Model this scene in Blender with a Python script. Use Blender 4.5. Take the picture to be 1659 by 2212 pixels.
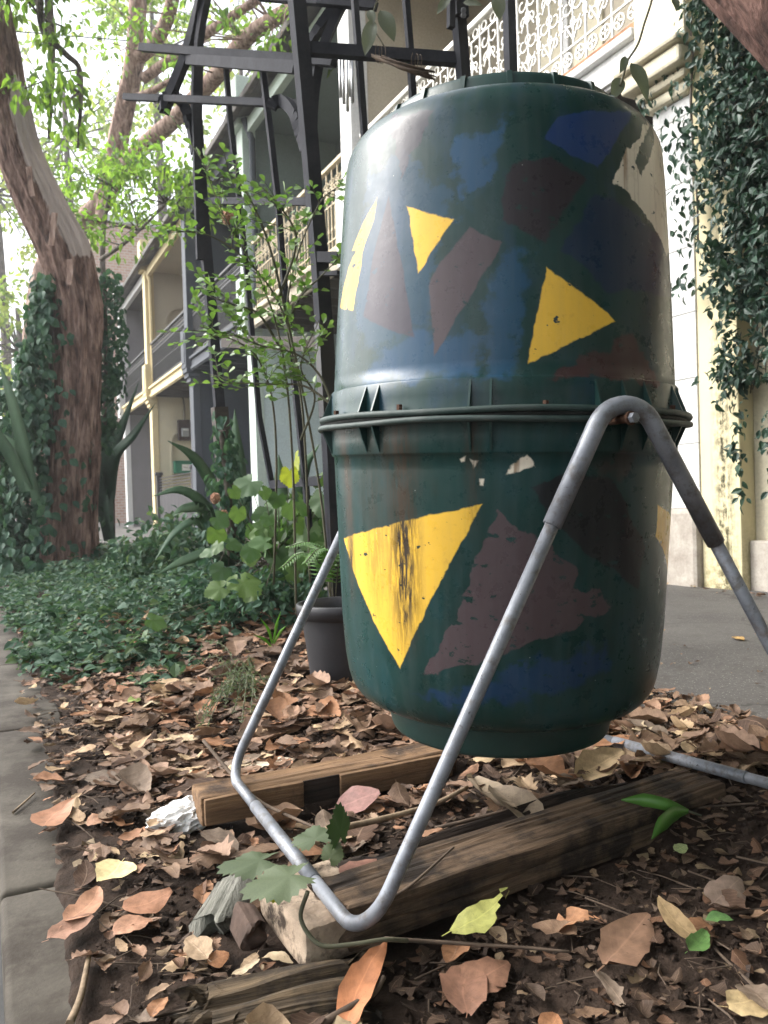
import bpy, bmesh, math, random
import numpy as np
from mathutils import Vector, Matrix, noise as mn

for o in list(bpy.data.objects):
    bpy.data.objects.remove(o, do_unlink=True)
scene = bpy.context.scene
COL = scene.collection
random.seed(7)
rng = np.random.default_rng(7)
R = math.radians

# ------------------------------------------------------------------ camera
# world: +y runs along the street, +x goes from the kerb towards the houses, z = 0 is the kerb top
CAM_H = 0.66
YAW, PITCH, ROLL = R(26.8), R(-0.9), R(1.7)
FPX, CX, CY = 1717.0, 829.5, 1106.0
_f = Vector((math.sin(YAW), math.cos(YAW), 0))
_r = Vector((math.cos(YAW), -math.sin(YAW), 0))
CF = _f * math.cos(PITCH) + Vector((0, 0, math.sin(PITCH)))
_u0 = -_f * math.sin(PITCH) + Vector((0, 0, math.cos(PITCH)))
CR = _r * math.cos(ROLL) - _u0 * math.sin(ROLL)
CU = _u0 * math.cos(ROLL) + _r * math.sin(ROLL)
CO = Vector((0, 0, CAM_H))
cam = bpy.data.cameras.new('camera')
cam.sensor_fit = 'VERTICAL'
cam.sensor_height = 36
cam.lens = 18 / (CY / FPX)
cam.clip_start = 0.02
cam.clip_end = 2000
cam.dof.use_dof = True
cam.dof.focus_distance = 1.35
cam.dof.aperture_fstop = 11
camo = bpy.data.objects.new('camera', cam)
M = Matrix.Identity(4)
for i in range(3):
    M[i][0] = CR[i]; M[i][1] = CU[i]; M[i][2] = -CF[i]; M[i][3] = CO[i]
camo.matrix_world = M
COL.objects.link(camo)
scene.camera = camo

# ------------------------------------------------------------------ world, sun, exposure
SUN_EL, SUN_AZ = R(42), R(-52)          # azimuth measured from +y towards +x
w = bpy.data.worlds.new('World'); scene.world = w; w.use_nodes = True
nt = w.node_tree
for n in list(nt.nodes): nt.nodes.remove(n)
sky = nt.nodes.new('ShaderNodeTexSky'); sky.sky_type = 'NISHITA'; sky.sun_disc = False
sky.sun_elevation = SUN_EL; sky.sun_rotation = SUN_AZ
sky.air_density = 1.0; sky.dust_density = 4.0; sky.ozone_density = 1.0
hs = nt.nodes.new('ShaderNodeHueSaturation'); hs.inputs['Saturation'].default_value = 0.28
bg = nt.nodes.new('ShaderNodeBackground'); bg.inputs['Strength'].default_value = 0.15
wo = nt.nodes.new('ShaderNodeOutputWorld')
nt.links.new(sky.outputs[0], hs.inputs['Color']); nt.links.new(hs.outputs[0], bg.inputs[0]); nt.links.new(bg.outputs[0], wo.inputs[0])
sd = bpy.data.lights.new('sun', 'SUN'); sd.energy = 0.9; sd.angle = R(40); sd.color = (1.0, 0.97, 0.92)
so = bpy.data.objects.new('sun', sd); COL.objects.link(so)
sdir = Vector((math.sin(SUN_AZ) * math.cos(SUN_EL), math.cos(SUN_AZ) * math.cos(SUN_EL), math.sin(SUN_EL)))
so.rotation_euler = sdir.to_track_quat('Z', 'Y').to_euler()
so.location = sdir * 50
vs = scene.view_settings
vs.view_transform = 'Standard'; vs.look = 'None'; vs.gamma = 1; vs.use_curve_mapping = False
vs.exposure = 1.9
scene.cycles.max_bounces = 8
scene.cycles.transparent_max_bounces = 8
scene.cycles.use_denoising = True

# ------------------------------------------------------------------ helpers: sight lines of the survey sketch
def ray(x, y):
    return CF + CR * ((x - CX) / FPX) + CU * ((CY - y) / FPX)
def at(x, y, d):
    return CO + ray(x, y) * d
def onz(x, y, z=0.0):
    r = ray(x, y); return CO + r * ((z - CAM_H) / r.z)
def onx(x, y, X):
    r = ray(x, y); return CO + r * (X / r.x)
def ony(x, y, Y):
    r = ray(x, y); return CO + r * (Y / r.y)
def proj(p):
    v = Vector(p) - CO; d = v.dot(CF)
    return CX + FPX * v.dot(CR) / d, CY - FPX * v.dot(CU) / d, d
def smooth(t):
    t = max(0.0, min(1.0, t)); return t * t * (3 - 2 * t)
def nz(x, y=0, z=0): return mn.noise(Vector((x, y, z)))

# ------------------------------------------------------------------ helpers: objects
def tag(o, label=None, cat=None, group=None, kind=None):
    if label: o['label'] = label
    if cat: o['category'] = cat
    if group: o['group'] = group
    if kind: o['kind'] = kind
    return o
def empty(name, loc=(0, 0, 0)):
    o = bpy.data.objects.new(name, None); COL.objects.link(o); o.location = loc
    o.empty_display_size = 0.1
    return o
def link(name, me, mat=None, parent=None):
    o = bpy.data.objects.new(name, me); COL.objects.link(o)
    if mat is not None and not me.materials: me.materials.append(mat)
    if parent is not None:
        o.parent = parent
        o.matrix_parent_inverse = Matrix.Translation(-Vector(parent.location))
    return o
class MB:
    def __init__(s): s.v = []; s.f = []; s.sm = []
    def add(s, v, f, smooth=False):
        b = len(s.v); s.v += [tuple(p) for p in v]; s.f += [tuple(i + b for i in q) for q in f]; s.sm += [smooth] * len(f)
        return s
    def box(s, x0, x1, y0, y1, z0, z1):
        return s.add([(x0,y0,z0),(x1,y0,z0),(x1,y1,z0),(x0,y1,z0),(x0,y0,z1),(x1,y0,z1),(x1,y1,z1),(x0,y1,z1)],
              [(0,3,2,1),(4,5,6,7),(0,1,5,4),(1,2,6,5),(2,3,7,6),(3,0,4,7)])
    def bar(s, a, b, w, h=None, up=(0, 0, 1)):
        h = h or w; a = Vector(a); b = Vector(b); d = (b - a).normalized(); up = Vector(up)
        if abs(d.dot(up)) > 0.97: up = Vector((0, 1, 0)) if abs(d.y) < 0.9 else Vector((1, 0, 0))
        x = d.cross(up).normalized(); y = x.cross(d).normalized()
        c = [x*w/2 + y*h/2, -x*w/2 + y*h/2, -x*w/2 - y*h/2, x*w/2 - y*h/2]
        return s.add([a+q for q in c] + [b+q for q in c], [(0,1,2,3),(7,6,5,4),(0,4,5,1),(1,5,6,2),(2,6,7,3),(3,7,4,0)])
    def tube(s, pts, rad, seg=8, cap=True, smooth=True):
        pts = [Vector(p) for p in pts]; n = len(pts)
        if not hasattr(rad, '__len__'): rad = [rad] * n
        v = []; f = []; prev = None
        for i, p in enumerate(pts):
            d = (pts[min(i+1, n-1)] - pts[max(i-1, 0)]).normalized()
            if prev is None:
                up = Vector((0, 0, 1)) if abs(d.z) < 0.9 else Vector((1, 0, 0))
                x = d.cross(up).normalized()
            else:
                x = (prev - d * prev.dot(d)).normalized()
            prev = x; y = d.cross(x)
            for k in range(seg):
                a = 2 * math.pi * k / seg
                v.append(p + (x * math.cos(a) + y * math.sin(a)) * rad[i])
        for i in range(n - 1):
            for k in range(seg):
                k2 = (k + 1) % seg
                f.append((i*seg+k, i*seg+k2, (i+1)*seg+k2, (i+1)*seg+k))
        b = len(s.v); s.add(v, f, smooth)
        if cap:
            s.f += [tuple(b + k for k in range(seg))[::-1], tuple(b + (n-1)*seg + k for k in range(seg))]; s.sm += [False, False]
        return s
    def sweep(s, pts, w, h, up=(0, 0, 1)):
        for a, b in zip(pts[:-1], pts[1:]):
            s.bar(a, b, w, h, up)
        return s
    def build(s, name, mat=None, parent=None):
        me = bpy.data.meshes.new(name); me.from_pydata(s.v, [], s.f)
        me.polygons.foreach_set('use_smooth', s.sm); me.update()
        return link(name, me, mat, parent)
def bx(name, xs, ys, zs, mat, parent=None, bev=0.0):
    o = MB().box(xs[0], xs[1], ys[0], ys[1], zs[0], zs[1]).build(name, mat, parent)
    if bev > 0:
        bm = bmesh.new(); bm.from_mesh(o.data)
        bmesh.ops.bevel(bm, geom=bm.edges[:], offset=bev, segments=2, profile=0.5, affect='EDGES')
        bm.to_mesh(o.data); bm.free()
    return o
def spline(P, n=8):
    """Catmull-Rom through the points."""
    P = [Vector(p) for p in P]; Q = [P[0]*2 - P[1]] + P + [P[-1]*2 - P[-2]]; out = []
    for i in range(1, len(Q) - 2):
        for k in range(n):
            t = k / n
            out.append(0.5 * ((2*Q[i]) + (Q[i+1]-Q[i-1])*t + (2*Q[i-1]-5*Q[i]+4*Q[i+1]-Q[i+2])*t*t + (3*Q[i]-Q[i-1]-3*Q[i+1]+Q[i+2])*t**3))
    return out + [P[-1]]
def lerp_list(a, n):
    return [a[0] + (a[1] - a[0]) * i / (n - 1) for i in range(n)]
def big_mesh(name, V, F, smooth=False, uv=None):
    """V (n,3), F (m,k) numpy arrays."""
    me = bpy.data.meshes.new(name); n, k = F.shape
    me.vertices.add(len(V)); me.vertices.foreach_set('co', V.astype(np.float32).ravel())
    me.loops.add(n * k); me.loops.foreach_set('vertex_index', F.astype(np.int32).ravel())
    me.polygons.add(n); me.polygons.foreach_set('loop_start', np.arange(0, n*k, k, dtype=np.int32))
    me.polygons.foreach_set('loop_total', np.full(n, k, dtype=np.int32))
    me.polygons.foreach_set('use_smooth', np.full(n, smooth, dtype=bool))
    if uv is not None:
        l = me.uv_layers.new(name='UVMap'); l.data.foreach_set('uv', uv[F.ravel()].astype(np.float32).ravel())
    me.update(calc_edges=True)
    return me

# ------------------------------------------------------------------ helpers: materials
class NT:
    def __init__(s, name):
        s.m = bpy.data.materials.new(name); s.m.use_nodes = True; s.t = s.m.node_tree
        for n in list(s.t.nodes): s.t.nodes.remove(n)
        s.out = s.n('ShaderNodeOutputMaterial')
    def n(s, typ, ins=None, **kw):
        nd = s.t.nodes.new(typ)
        for k, v in kw.items(): setattr(nd, k, v)
        for k, v in (ins or {}).items():
            if isinstance(v, bpy.types.NodeSocket): s.t.links.new(v, nd.inputs[k])
            else: nd.inputs[k].default_value = v
        return nd
    def math(s, op, a, b=None, c=None, clamp=False):
        nd = s.n('ShaderNodeMath', operation=op); nd.use_clamp = clamp
        for i, v in enumerate((a, b, c)):
            if v is None: continue
            if isinstance(v, bpy.types.NodeSocket): s.t.links.new(v, nd.inputs[i])
            else: nd.inputs[i].default_value = v
        return nd.outputs[0]
    def noise(s, vec, scale, detail=4, rough=0.55, dist=0.0):
        return s.n('ShaderNodeTexNoise', {'Vector': vec, 'Scale': scale, 'Detail': detail, 'Roughness': rough, 'Distortion': dist}).outputs[0]
    def coord(s, kind='Object', sc=(1, 1, 1)):
        c = s.n('ShaderNodeTexCoord').outputs[kind]
        if sc != (1, 1, 1): c = s.n('ShaderNodeMapping', {'Vector': c, 'Scale': sc}).outputs[0]
        return c
    def ramp(s, fac, stops):
        nd = s.n('ShaderNodeValToRGB', {'Fac': fac}); cr = nd.color_ramp
        while len(cr.elements) < len(stops): cr.elements.new(0.5)
        for e, (p, c) in zip(cr.elements, stops): e.position = p; e.color = (*c, 1) if len(c) == 3 else c
        return nd.outputs[0]
    def mix(s, fac, a, b, mode='MIX'):
        nd = s.n('ShaderNodeMix', data_type='RGBA', blend_type=mode)
        for i, v in ((0, fac), (6, a), (7, b)):
            if isinstance(v, bpy.types.NodeSocket): s.t.links.new(v, nd.inputs[i])
            else: nd.inputs[i].default_value = (*v, 1) if isinstance(v, tuple) and len(v) == 3 else v
        return nd.outputs[2]
    def bump(s, h, strength=0.3, dist=0.01):
        return s.n('ShaderNodeBump', {'Height': h, 'Strength': strength, 'Distance': dist}).outputs[0]
    def pbr(s, col, rough=0.7, metal=0.0, normal=None, spec=0.5):
        d = {'Base Color': col if isinstance(col, bpy.types.NodeSocket) else (*col, 1), 'Roughness': rough, 'Metallic': metal, 'Specular IOR Level': spec}
        if normal is not None: d['Normal'] = normal
        b = s.n('ShaderNodeBsdfPrincipled', d); s.t.links.new(b.outputs[0], s.out.inputs[0]); s.b = b
        return s.m
def surf(name, c1, c2, scale=6, detail=6, rough=0.8, metal=0, bump=0.3, sc=(1, 1, 1), fine=60, dirt=None, lo=0.3, hi=0.7, dist=0.004, spec=0.4):
    t = NT(name); v = t.coord('Object', sc)
    n1 = t.noise(v, scale, detail, 0.6); n2 = t.noise(v, fine, 5, 0.65)
    c = t.ramp(n1, [(lo, c1), (hi, c2)])
    c = t.mix(0.35, c, t.ramp(n2, [(0.3, (0.35, 0.35, 0.35)), (0.7, (1, 1, 1))]), 'MULTIPLY')
    if dirt:
        n3 = t.noise(v, dirt[1], 8, 0.7)
        c = t.mix(t.ramp(n3, [(dirt[2], (0, 0, 0)), (dirt[2] + 0.12, (1, 1, 1))]), c, dirt[0])
    return t.pbr(c, rough, metal, t.bump(t.math('ADD', n1, t.math('MULTIPLY', n2, 0.6)), bump, dist), spec)
def leafmat(name, cols, transl=0.35, rough=0.45, spec=0.5, obj=False, tint=1.3):
    t = NT(name)
    if obj: r = t.n('ShaderNodeObjectInfo').outputs['Random']
    else: r = t.n('ShaderNodeNewGeometry').outputs['Random Per Island']
    n = len(cols); c = t.ramp(r, [(i / max(1, n - 1), k) for i, k in enumerate(cols)])
    nn = t.noise(t.coord('Object'), 40, 3)
    c = t.mix(0.4, c, t.ramp(nn, [(0.3, (0.55, 0.55, 0.55)), (0.7, (1.15, 1.15, 1.1))]), 'MULTIPLY')
    b = t.n('ShaderNodeBsdfPrincipled', {'Base Color': c, 'Roughness': rough, 'Specular IOR Level': spec})
    tc = t.mix(1.0, c, (tint * 1.15, tint * 1.2, tint * 0.75), 'MULTIPLY')
    tr = t.n('ShaderNodeBsdfTranslucent', {'Color': tc})
    mx = t.n('ShaderNodeMixShader', {0: transl, 1: b.outputs[0], 2: tr.outputs[0]})
    t.t.links.new(mx.outputs[0], t.out.inputs[0])
    return t.m

# ------------------------------------------------------------------ leaves as geometry
def tmpl(kind):
    if kind == 's':      # 5 verts, 4 tris: small folded leaf
        V = [(0,0,0),(-.5,.42,.10),(0,1,-.06),(.5,.42,.10),(0,.45,0)]
        F = [(0,4,1),(1,4,2),(0,3,4),(3,2,4)]
    elif kind == 'r':    # rounded obovate
        V = [(0,0,0),(-.3,.3,.05),(-.5,.68,.08),(-.26,.97,.03),(0,1.0,-.02),(.26,.97,.03),(.5,.68,.08),(.3,.3,.05),(0,.55,0)]
        F = [(8,i,i+1) for i in range(0,7)] + [(8,7,0)]
        F = [(a,c,b) for a,b,c in F]
    else:                # 'm' ovate with drooping tip
        V = [(0,0,0),(-.32,.18,.07),(-.5,.42,.10),(-.36,.7,.03),(0,1,-.14),(.36,.7,.03),(.5,.42,.10),(.32,.18,.07),(0,.42,0)]
        F = [(8,i+1,i) for i in range(0,7)] + [(8,0,7)]
    return np.array(V, float), np.array(F, int)
def scatter(name, kind, pos, nrm, dr, length, width, mat, parent=None):
    """one leaf per row of pos; dr = direction of the leaf, nrm = its upper side."""
    T, TF = tmpl(kind); n = len(pos)
    pos = np.asarray(pos, float); nrm = np.asarray(nrm, float); dr = np.asarray(dr, float)
    dr = dr / (np.linalg.norm(dr, axis=1, keepdims=True) + 1e-9)
    side = np.cross(dr, nrm); side /= (np.linalg.norm(side, axis=1, keepdims=True) + 1e-9)
    up = np.cross(side, dr)
    L = np.broadcast_to(np.asarray(length, float), (n,))[:, None, None]
    W = np.broadcast_to(np.asarray(width, float), (n,))[:, None, None]
    V = pos[:, None, :] + L * (T[None, :, 1:2] * dr[:, None, :] + W * T[None, :, 0:1] * side[:, None, :] + T[None, :, 2:3] * up[:, None, :])
    F = TF[None] + (np.arange(n) * len(T))[:, None, None]
    me = big_mesh(name, V.reshape(-1, 3), F.reshape(-1, 3))
    return link(name, me, mat, parent)
def unit(n):
    v = rng.normal(size=(n, 3)); return v / np.linalg.norm(v, axis=1, keepdims=True)

# ================================================================== SETTING
PATH_Z, PATH_X0, FRONT = 0.07, 1.66, 3.9
def gh(x, y):
    h = 0.062 * smooth((x - 0.40) / 0.70) + 0.010
    h += 0.045 * smooth((x - 0.95) / 0.35) * smooth((1.5 - y) / 0.5) * smooth((1.75 - x) / 0.25)
    h += 0.016 * nz(x*3.1, y*3.1, 1.7) + 0.008 * nz(x*9, y*9, 4.2)
    if y > 2.6: h += 0.05 * smooth((y - 2.6) / 1.5) * smooth((x - 0.25) / 0.5)
    return h
def grid_sheet(name, xs, ys, zf, mat):
    V = np.array([(x, y, zf(x, y)) for y in ys for x in xs]); nx = len(xs)
    F = np.array([(j*nx+i, j*nx+i+1, (j+1)*nx+i+1, (j+1)*nx+i) for j in range(len(ys)-1) for i in range(nx-1)])
    return link(name, big_mesh(name, V, F, True), mat)

# asphalt
def asphalt_mat():
    t = NT('asphalt'); v = t.coord('Object')
    n1 = t.noise(v, 1.4, 6, 0.6); n2 = t.noise(v, 75, 5, 0.75); n3 = t.noise(v, 9, 6, 0.7)
    c = t.ramp(n1, [(0.3, (0.065, 0.061, 0.057)), (0.7, (0.112, 0.105, 0.098))])
    c = t.mix(0.5, c, t.ramp(n2, [(0.36, (0.35, 0.34, 0.34)), (0.6, (1.1, 1.1, 1.1))]), 'MULTIPLY')
    sp = t.n('ShaderNodeTexVoronoi', {'Vector': v, 'Scale': 85.0}).outputs[0]
    c = t.mix(t.ramp(sp, [(0.10, (0.7, 0.7, 0.7)), (0.22, (0, 0, 0))]), c, (0.30, 0.285, 0.26))
    c = t.mix(t.ramp(n3, [(0.54, (0, 0, 0)), (0.72, (0.7, 0.7, 0.7))]), c, (0.05, 0.043, 0.037))
    dv = t.n('ShaderNodeVectorMath', {0: v, 1: t.n('ShaderNodeTexNoise', {'Vector': v, 'Scale': 3.0, 'Detail': 5.0}).outputs[1]}, operation='ADD').outputs[0]
    ck = t.n('ShaderNodeTexVoronoi', {'Vector': dv, 'Scale': 0.9}, feature='DISTANCE_TO_EDGE').outputs[0]
    c = t.mix(t.ramp(ck, [(0.006, (0.8, 0.8, 0.8)), (0.014, (0, 0, 0))]), c, (0.03, 0.027, 0.024))
    big = t.noise(v, 0.7, 4, 0.6); c = t.mix(t.ramp(big, [(0.45, (0, 0, 0)), (0.65, (0.35, 0.35, 0.35))]), c, (0.14, 0.132, 0.122))
    return t.pbr(c, 0.85, 0, t.bump(t.math('ADD', n2, t.math('MULTIPLY', n3, 0.4)), 0.5, 0.003), 0.35)
M_asph = asphalt_mat()
M_soil = surf('soil', (0.016, 0.011, 0.008), (0.062, 0.042, 0.031), 22, 8, 0.95, 0, 0.9, fine=160, dist=0.012, spec=0.15)
M_kerb = surf('kerb_concrete', (0.036, 0.030, 0.022), (0.085, 0.074, 0.058), 5, 8, 0.85, 0, 0.5, fine=120, dirt=((0.024, 0.018, 0.012), 3.6, 0.46), spec=0.3)
M_road = surf('road_asphalt', (0.045, 0.045, 0.045), (0.075, 0.073, 0.07), 3, 6, 0.9, 0, 0.4, fine=150)
M_earth = surf('far_ground', (0.06, 0.06, 0.045), (0.10, 0.095, 0.07), 0.5, 6, 0.95, 0, 0.2)

g = MB().add([(-300, -300, -0.30), (300, -300, -0.30), (300, 600, -0.30), (-300, 600, -0.30)], [(0, 1, 2, 3)]).build('ground', M_earth); tag(g, kind='structure')
rd = MB().box(-8, 0.04, -12, 120, -0.29, -0.145).build('road', M_road); tag(rd, kind='structure')
fp = grid_sheet('footpath', list(np.linspace(1.5, 4.6, 32)), list(np.concatenate([np.linspace(-4, 6, 60), np.linspace(6.3, 70, 40)])),
        lambda x, y: PATH_Z + 0.006 * nz(x*1.3, y*1.3) - 0.02 * smooth((1.62 - x) / 0.12), M_asph); tag(fp, kind='structure')
def spill(x, y):
    e = min(0.165, 0.080 + 0.038*max(0, y - 0.8)) + 0.030 * nz(y*2.1, 7) + 0.022 * nz(y*7, 3) + 0.010 * nz(y*25, 1)
    return -0.06 * smooth((e - x) / 0.03)
ge = grid_sheet('garden_soil', [0.05, 0.07] + list(np.linspace(0.085, 0.24, 22)) + list(np.linspace(0.25, 1.75, 76)) + [1.8, 1.86], list(np.concatenate([np.linspace(-0.8, 4.2, 220), np.linspace(4.25, 24, 120)])),
        lambda x, y: gh(x, y) + 0.006 * nz(x*30, y*30, 2) + 0.004 * nz(x*60, y*60, 8) - 0.13 * smooth((x - (1.62 + 0.10 * nz(y*2.3, 5) + 0.05 * nz(y*9, 2))) / 0.10) + spill(x, y), M_soil)
tag(ge, kind='structure')

kerb = empty('kerb', (0.12, 0, 0)); tag(kerb, kind='structure')
ky = -0.72
for i in range(22):
    L = 1.12 if i < 6 else 1.2
    m = MB().box(0.004 + random.uniform(-.004, .004), 0.205, ky + 0.002, ky + L - 0.002, -0.2, 0.002 + random.uniform(-.004, .004))
    o = m.build('kerb_stone', M_kerb, kerb)
    bm = bmesh.new(); bm.from_mesh(o.data)
    bmesh.ops.bevel(bm, geom=[e for e in bm.edges if e.verts[0].co.z > -0.05 or e.verts[1].co.z > -0.05], offset=0.012, segments=3, profile=0.5, affect='EDGES')
    bmesh.ops.subdivide_edges(bm, edges=[e for e in bm.edges if e.calc_length() > 0.3], cuts=9, use_grid_fill=True)
    for v in bm.verts:
        k = 0.006 * nz(v.co.x*14, v.co.y*7, v.co.z*9) + 0.003 * nz(v.co.x*40, v.co.y*30, 3)
        v.co.z += k; v.co.x += k
    bm.to_mesh(o.data); bm.free()
    o.data.polygons.foreach_set('use_smooth', [True]*len(o.data.polygons))
    ky += L

# ------------------------------------------------------------------ terrace houses
def paint(name, c, var=0.82, dirt=None, rough=0.75, bump=0.12):
    return surf(name, tuple(k*var for k in c), c, 2.2, 7, rough, 0, bump, fine=45, dirt=dirt, dist=0.003)
M_white = paint('white_render', (0.66, 0.66, 0.65), 0.92, ((0.46, 0.42, 0.35), 2.4, 0.66))
M_cream = paint('cream_render', (0.66, 0.60, 0.45), 0.9, ((0.42, 0.36, 0.22), 2.2, 0.62))
def stained(name, c):
    t = NT(name); v = t.coord('Object'); s = t.n('ShaderNodeSeparateXYZ', {0: v})
    n1 = t.noise(v, 2.4, 7, 0.6); n2 = t.noise(t.coord('Object', (30, 30, 3.0)), 1.0, 8, 0.7); n3 = t.noise(v, 22, 8, 0.72)
    c_ = t.ramp(n1, [(0.3, tuple(k*0.86 for k in c)), (0.7, c)])
    band = t.n('ShaderNodeMapRange', {0: t.math('ABSOLUTE', t.math('SUBTRACT', s.outputs[1], 3.272)), 1: 0.0, 2: 0.10, 3: 1.0, 4: 0.0}).outputs[0]
    low = t.n('ShaderNodeMapRange', {0: s.outputs[2], 1: 0.2, 2: 2.6, 3: 1.0, 4: 0.25}).outputs[0]
    k = t.math('MULTIPLY', t.math('MULTIPLY', band, low), t.n('ShaderNodeMapRange', {0: t.math('MULTIPLY', n2, n3), 1: 0.20, 2: 0.33, 3: 0.0, 4: 1.6}).outputs[0], clamp=True)
    c_ = t.mix(k, c_, (0.045, 0.042, 0.022))
    base = t.n('ShaderNodeMapRange', {0: s.outputs[2], 1: 0.05, 2: 0.55, 3: 1.0, 4: 0.0}).outputs[0]
    c_ = t.mix(t.math('MULTIPLY', base, t.ramp(n3, [(0.42, (0, 0, 0)), (0.62, (0.8, 0.8, 0.8))])), c_, (0.20, 0.17, 0.08))
    return t.pbr(c_, 0.8, 0, t.bump(n3, 0.25, 0.004), 0.3)
M_ochre = paint('pale_ochre_render', (0.72, 0.65, 0.47), 0.92, ((0.42, 0.36, 0.22), 2.2, 0.68))
M_pale_yellow = stained('pale_yellow_render', (0.66, 0.585, 0.37))
M_ochre_trim = paint('ochre_trim', (0.70, 0.58, 0.33), 0.92)
M_blue = paint('pale_blue_render', (0.66, 0.77, 0.79), 0.9, ((0.46, 0.54, 0.54), 1.8, 0.68))
M_mint = paint('mint_trim', (0.60, 0.70, 0.63), 0.92)
M_sage = paint('sage_render', (0.20, 0.25, 0.235), 0.9)
M_navy = paint('slate_navy_render', (0.05, 0.065, 0.085), 0.8)
M_slate = paint('slate_blue_trim', (0.065, 0.075, 0.092), 0.88)
M_dark = paint('charcoal_iron', (0.022, 0.022, 0.026), 0.7, rough=0.5)
M_grey_render = paint('grey_render', (0.22, 0.21, 0.22), 0.85)
M_soffit = surf('soffit_boards', (0.05, 0.042, 0.036), (0.12, 0.10, 0.085), 3, 6, 0.8, 0, 0.3, sc=(1, 8, 1))
M_beige = paint('beige_wall', (0.50, 0.44, 0.34), 0.92)
M_roof = surf('roof_iron', (0.10, 0.09, 0.085), (0.2, 0.19, 0.18), 3, 5, 0.6, 0.2, 0.2)
M_gutter = surf('old_gutter', (0.05, 0.045, 0.04), (0.13, 0.115, 0.10), 8, 6, 0.8, 0, 0.4)
M_rust = surf('rusty_rail', (0.18, 0.07, 0.03), (0.42, 0.22, 0.11), 12, 6, 0.85, 0, 0.4)
M_lace_w = paint('white_iron_lace', (0.78, 0.76, 0.70), 0.88, ((0.4, 0.2, 0.1), 8, 0.66), 0.6)
M_lace_c = paint('cream_iron_lace', (0.66, 0.55, 0.37), 0.85, ((0.4, 0.25, 0.13), 7, 0.62), 0.6)
M_glass = NT('window_glass').pbr((0.02, 0.025, 0.03), 0.08, 0, None, 0.6)
M_door = paint('dark_door', (0.03, 0.035, 0.045), 0.8, rough=0.4)
M_plinth = surf('worn_plinth', (0.30, 0.26, 0.22), (0.50, 0.46, 0.40), 7, 8, 0.9, 0, 0.6, fine=70, dirt=((0.12, 0.10, 0.08), 9, 0.62))
M_joint = paint('render_joint', (0.40, 0.39, 0.36), 0.8)

FLOOR, SLAB, EAVE, BACK = 3.66, 3.40, 6.55, 5.4

def lace_mesh(name, w, h, style):
    m = MB(); q = 0.011
    def arc(cx, cz, r, a0, a1, n=9, spiral=0.0):
        P = [(0, cx + (r - spiral * i / n) * math.cos(a0 + (a1-a0)*i/n), cz + (r - spiral * i / n) * math.sin(a0 + (a1-a0)*i/n)) for i in range(n+1)]
        m.sweep(P, q, q, up=(1, 0, 0))
    pi = math.pi
    if style == 'lace':
        for x in (0.0, w/2):
            m.bar((0, x, 0), (0, x, h), q*1.3)
        for z in (0.0, 0.16, h - 0.10, h):
            m.bar((0, 0, z), (0, w, z), q*1.2)
        for i in range(4):
            cx = w * (i + 0.5) / 4
            arc(cx, 0.08, 0.048, 0, 2*pi, 10)
            m.bar((0, cx-0.03, 0.08), (0, cx+0.03, 0.08), q*1.2); m.bar((0, cx, 0.03), (0, cx, 0.13), q*1.2)
            arc(cx, h - 0.05, 0.036, 0, 2*pi, 9)
        for sx in (0, 1):
            x0 = w*sx/2; cw = w/2
            for s in (-1, 1):
                c = x0 + cw/2
                arc(c + s*0.055, 0.27, 0.055, pi if s > 0 else 0, (pi - 4.9) if s > 0 else 4.9, 12, 0.035)
                arc(c + s*0.06, 0.45, 0.06, pi if s > 0 else 0, (pi + 5.0) if s > 0 else -5.0, 12, 0.035)
                arc(c + s*0.05, 0.62, 0.05, pi if s > 0 else 0, (pi - 4.9) if s > 0 else 4.9, 11, 0.03)
                arc(c + s*0.06, h - 0.19, 0.055, pi if s > 0 else 0, (pi + 5.0) if s > 0 else -5.0, 11, 0.03)
                arc(c + s*0.10, 0.36, 0.05, -pi/2, pi/2 if s > 0 else -3*pi/2, 7)
                arc(c + s*0.10, 0.54, 0.045, -pi/2, pi/2 if s > 0 else -3*pi/2, 7)
                m.bar((0, c, 0.2), (0, c + s*0.085, 0.34), q); m.bar((0, c, 0.7), (0, c + s*0.08, 0.56), q)
            m.bar((0, x0 + cw/2, 0.16), (0, x0 + cw/2, h - 0.1), q)
            arc(x0 + cw/2, 0.5*h, 0.032, 0, 2*pi, 8); arc(x0 + cw/2, 0.33, 0.025, 0, 2*pi, 7); arc(x0 + cw/2, 0.62, 0.025, 0, 2*pi, 7)
    elif style == 'bars_lace':
        for z in (0.0, 0.10, h*0.55, h):
            m.bar((0, 0, z), (0, w, z), q*1.4)
        n = 5
        for i in range(n):
            x = w * (i + 0.5) / n
            m.bar((0, x, 0), (0, x, h*0.55), q*1.5)
            arc(x, h*0.24, 0.022, 0, 2*pi, 7)
        for i in range(3):
            c = w * (i + 0.5) / 3
            for s in (-1, 1):
                arc(c + s*0.035, h*0.66, 0.035, pi if s > 0 else 0, (pi - 4.8) if s > 0 else 4.8, 10, 0.02)
                arc(c + s*0.035, h*0.84, 0.04, pi if s > 0 else 0, (pi + 5.0) if s > 0 else -5.0, 10, 0.02)
                arc(c + s*0.05, h*0.75, 0.03, 0, 2*pi, 7)
            m.bar((0, c, h*0.55), (0, c, h), q*1.4)
    else:
        for z in (0.02, h*0.78, h*0.86, h):
            m.bar((0, 0, z), (0, w, z), q*1.7)
        n = 6
        for i in range(n):
            x = w * (i + 0.5) / n
            m.bar((0, x, 0), (0, x, h*0.78), q*1.35)
            arc(x, h*0.82, 0.022, 0, 2*pi, 6); arc(x, h*0.4, 0.02, 0, 2*pi, 6)
            arc(x, h*0.93, 0.03, 0, 2*pi, 6)
    me = bpy.data.meshes.new(name); me.from_pydata(m.v, [], m.f); me.update()
    return me

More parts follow.
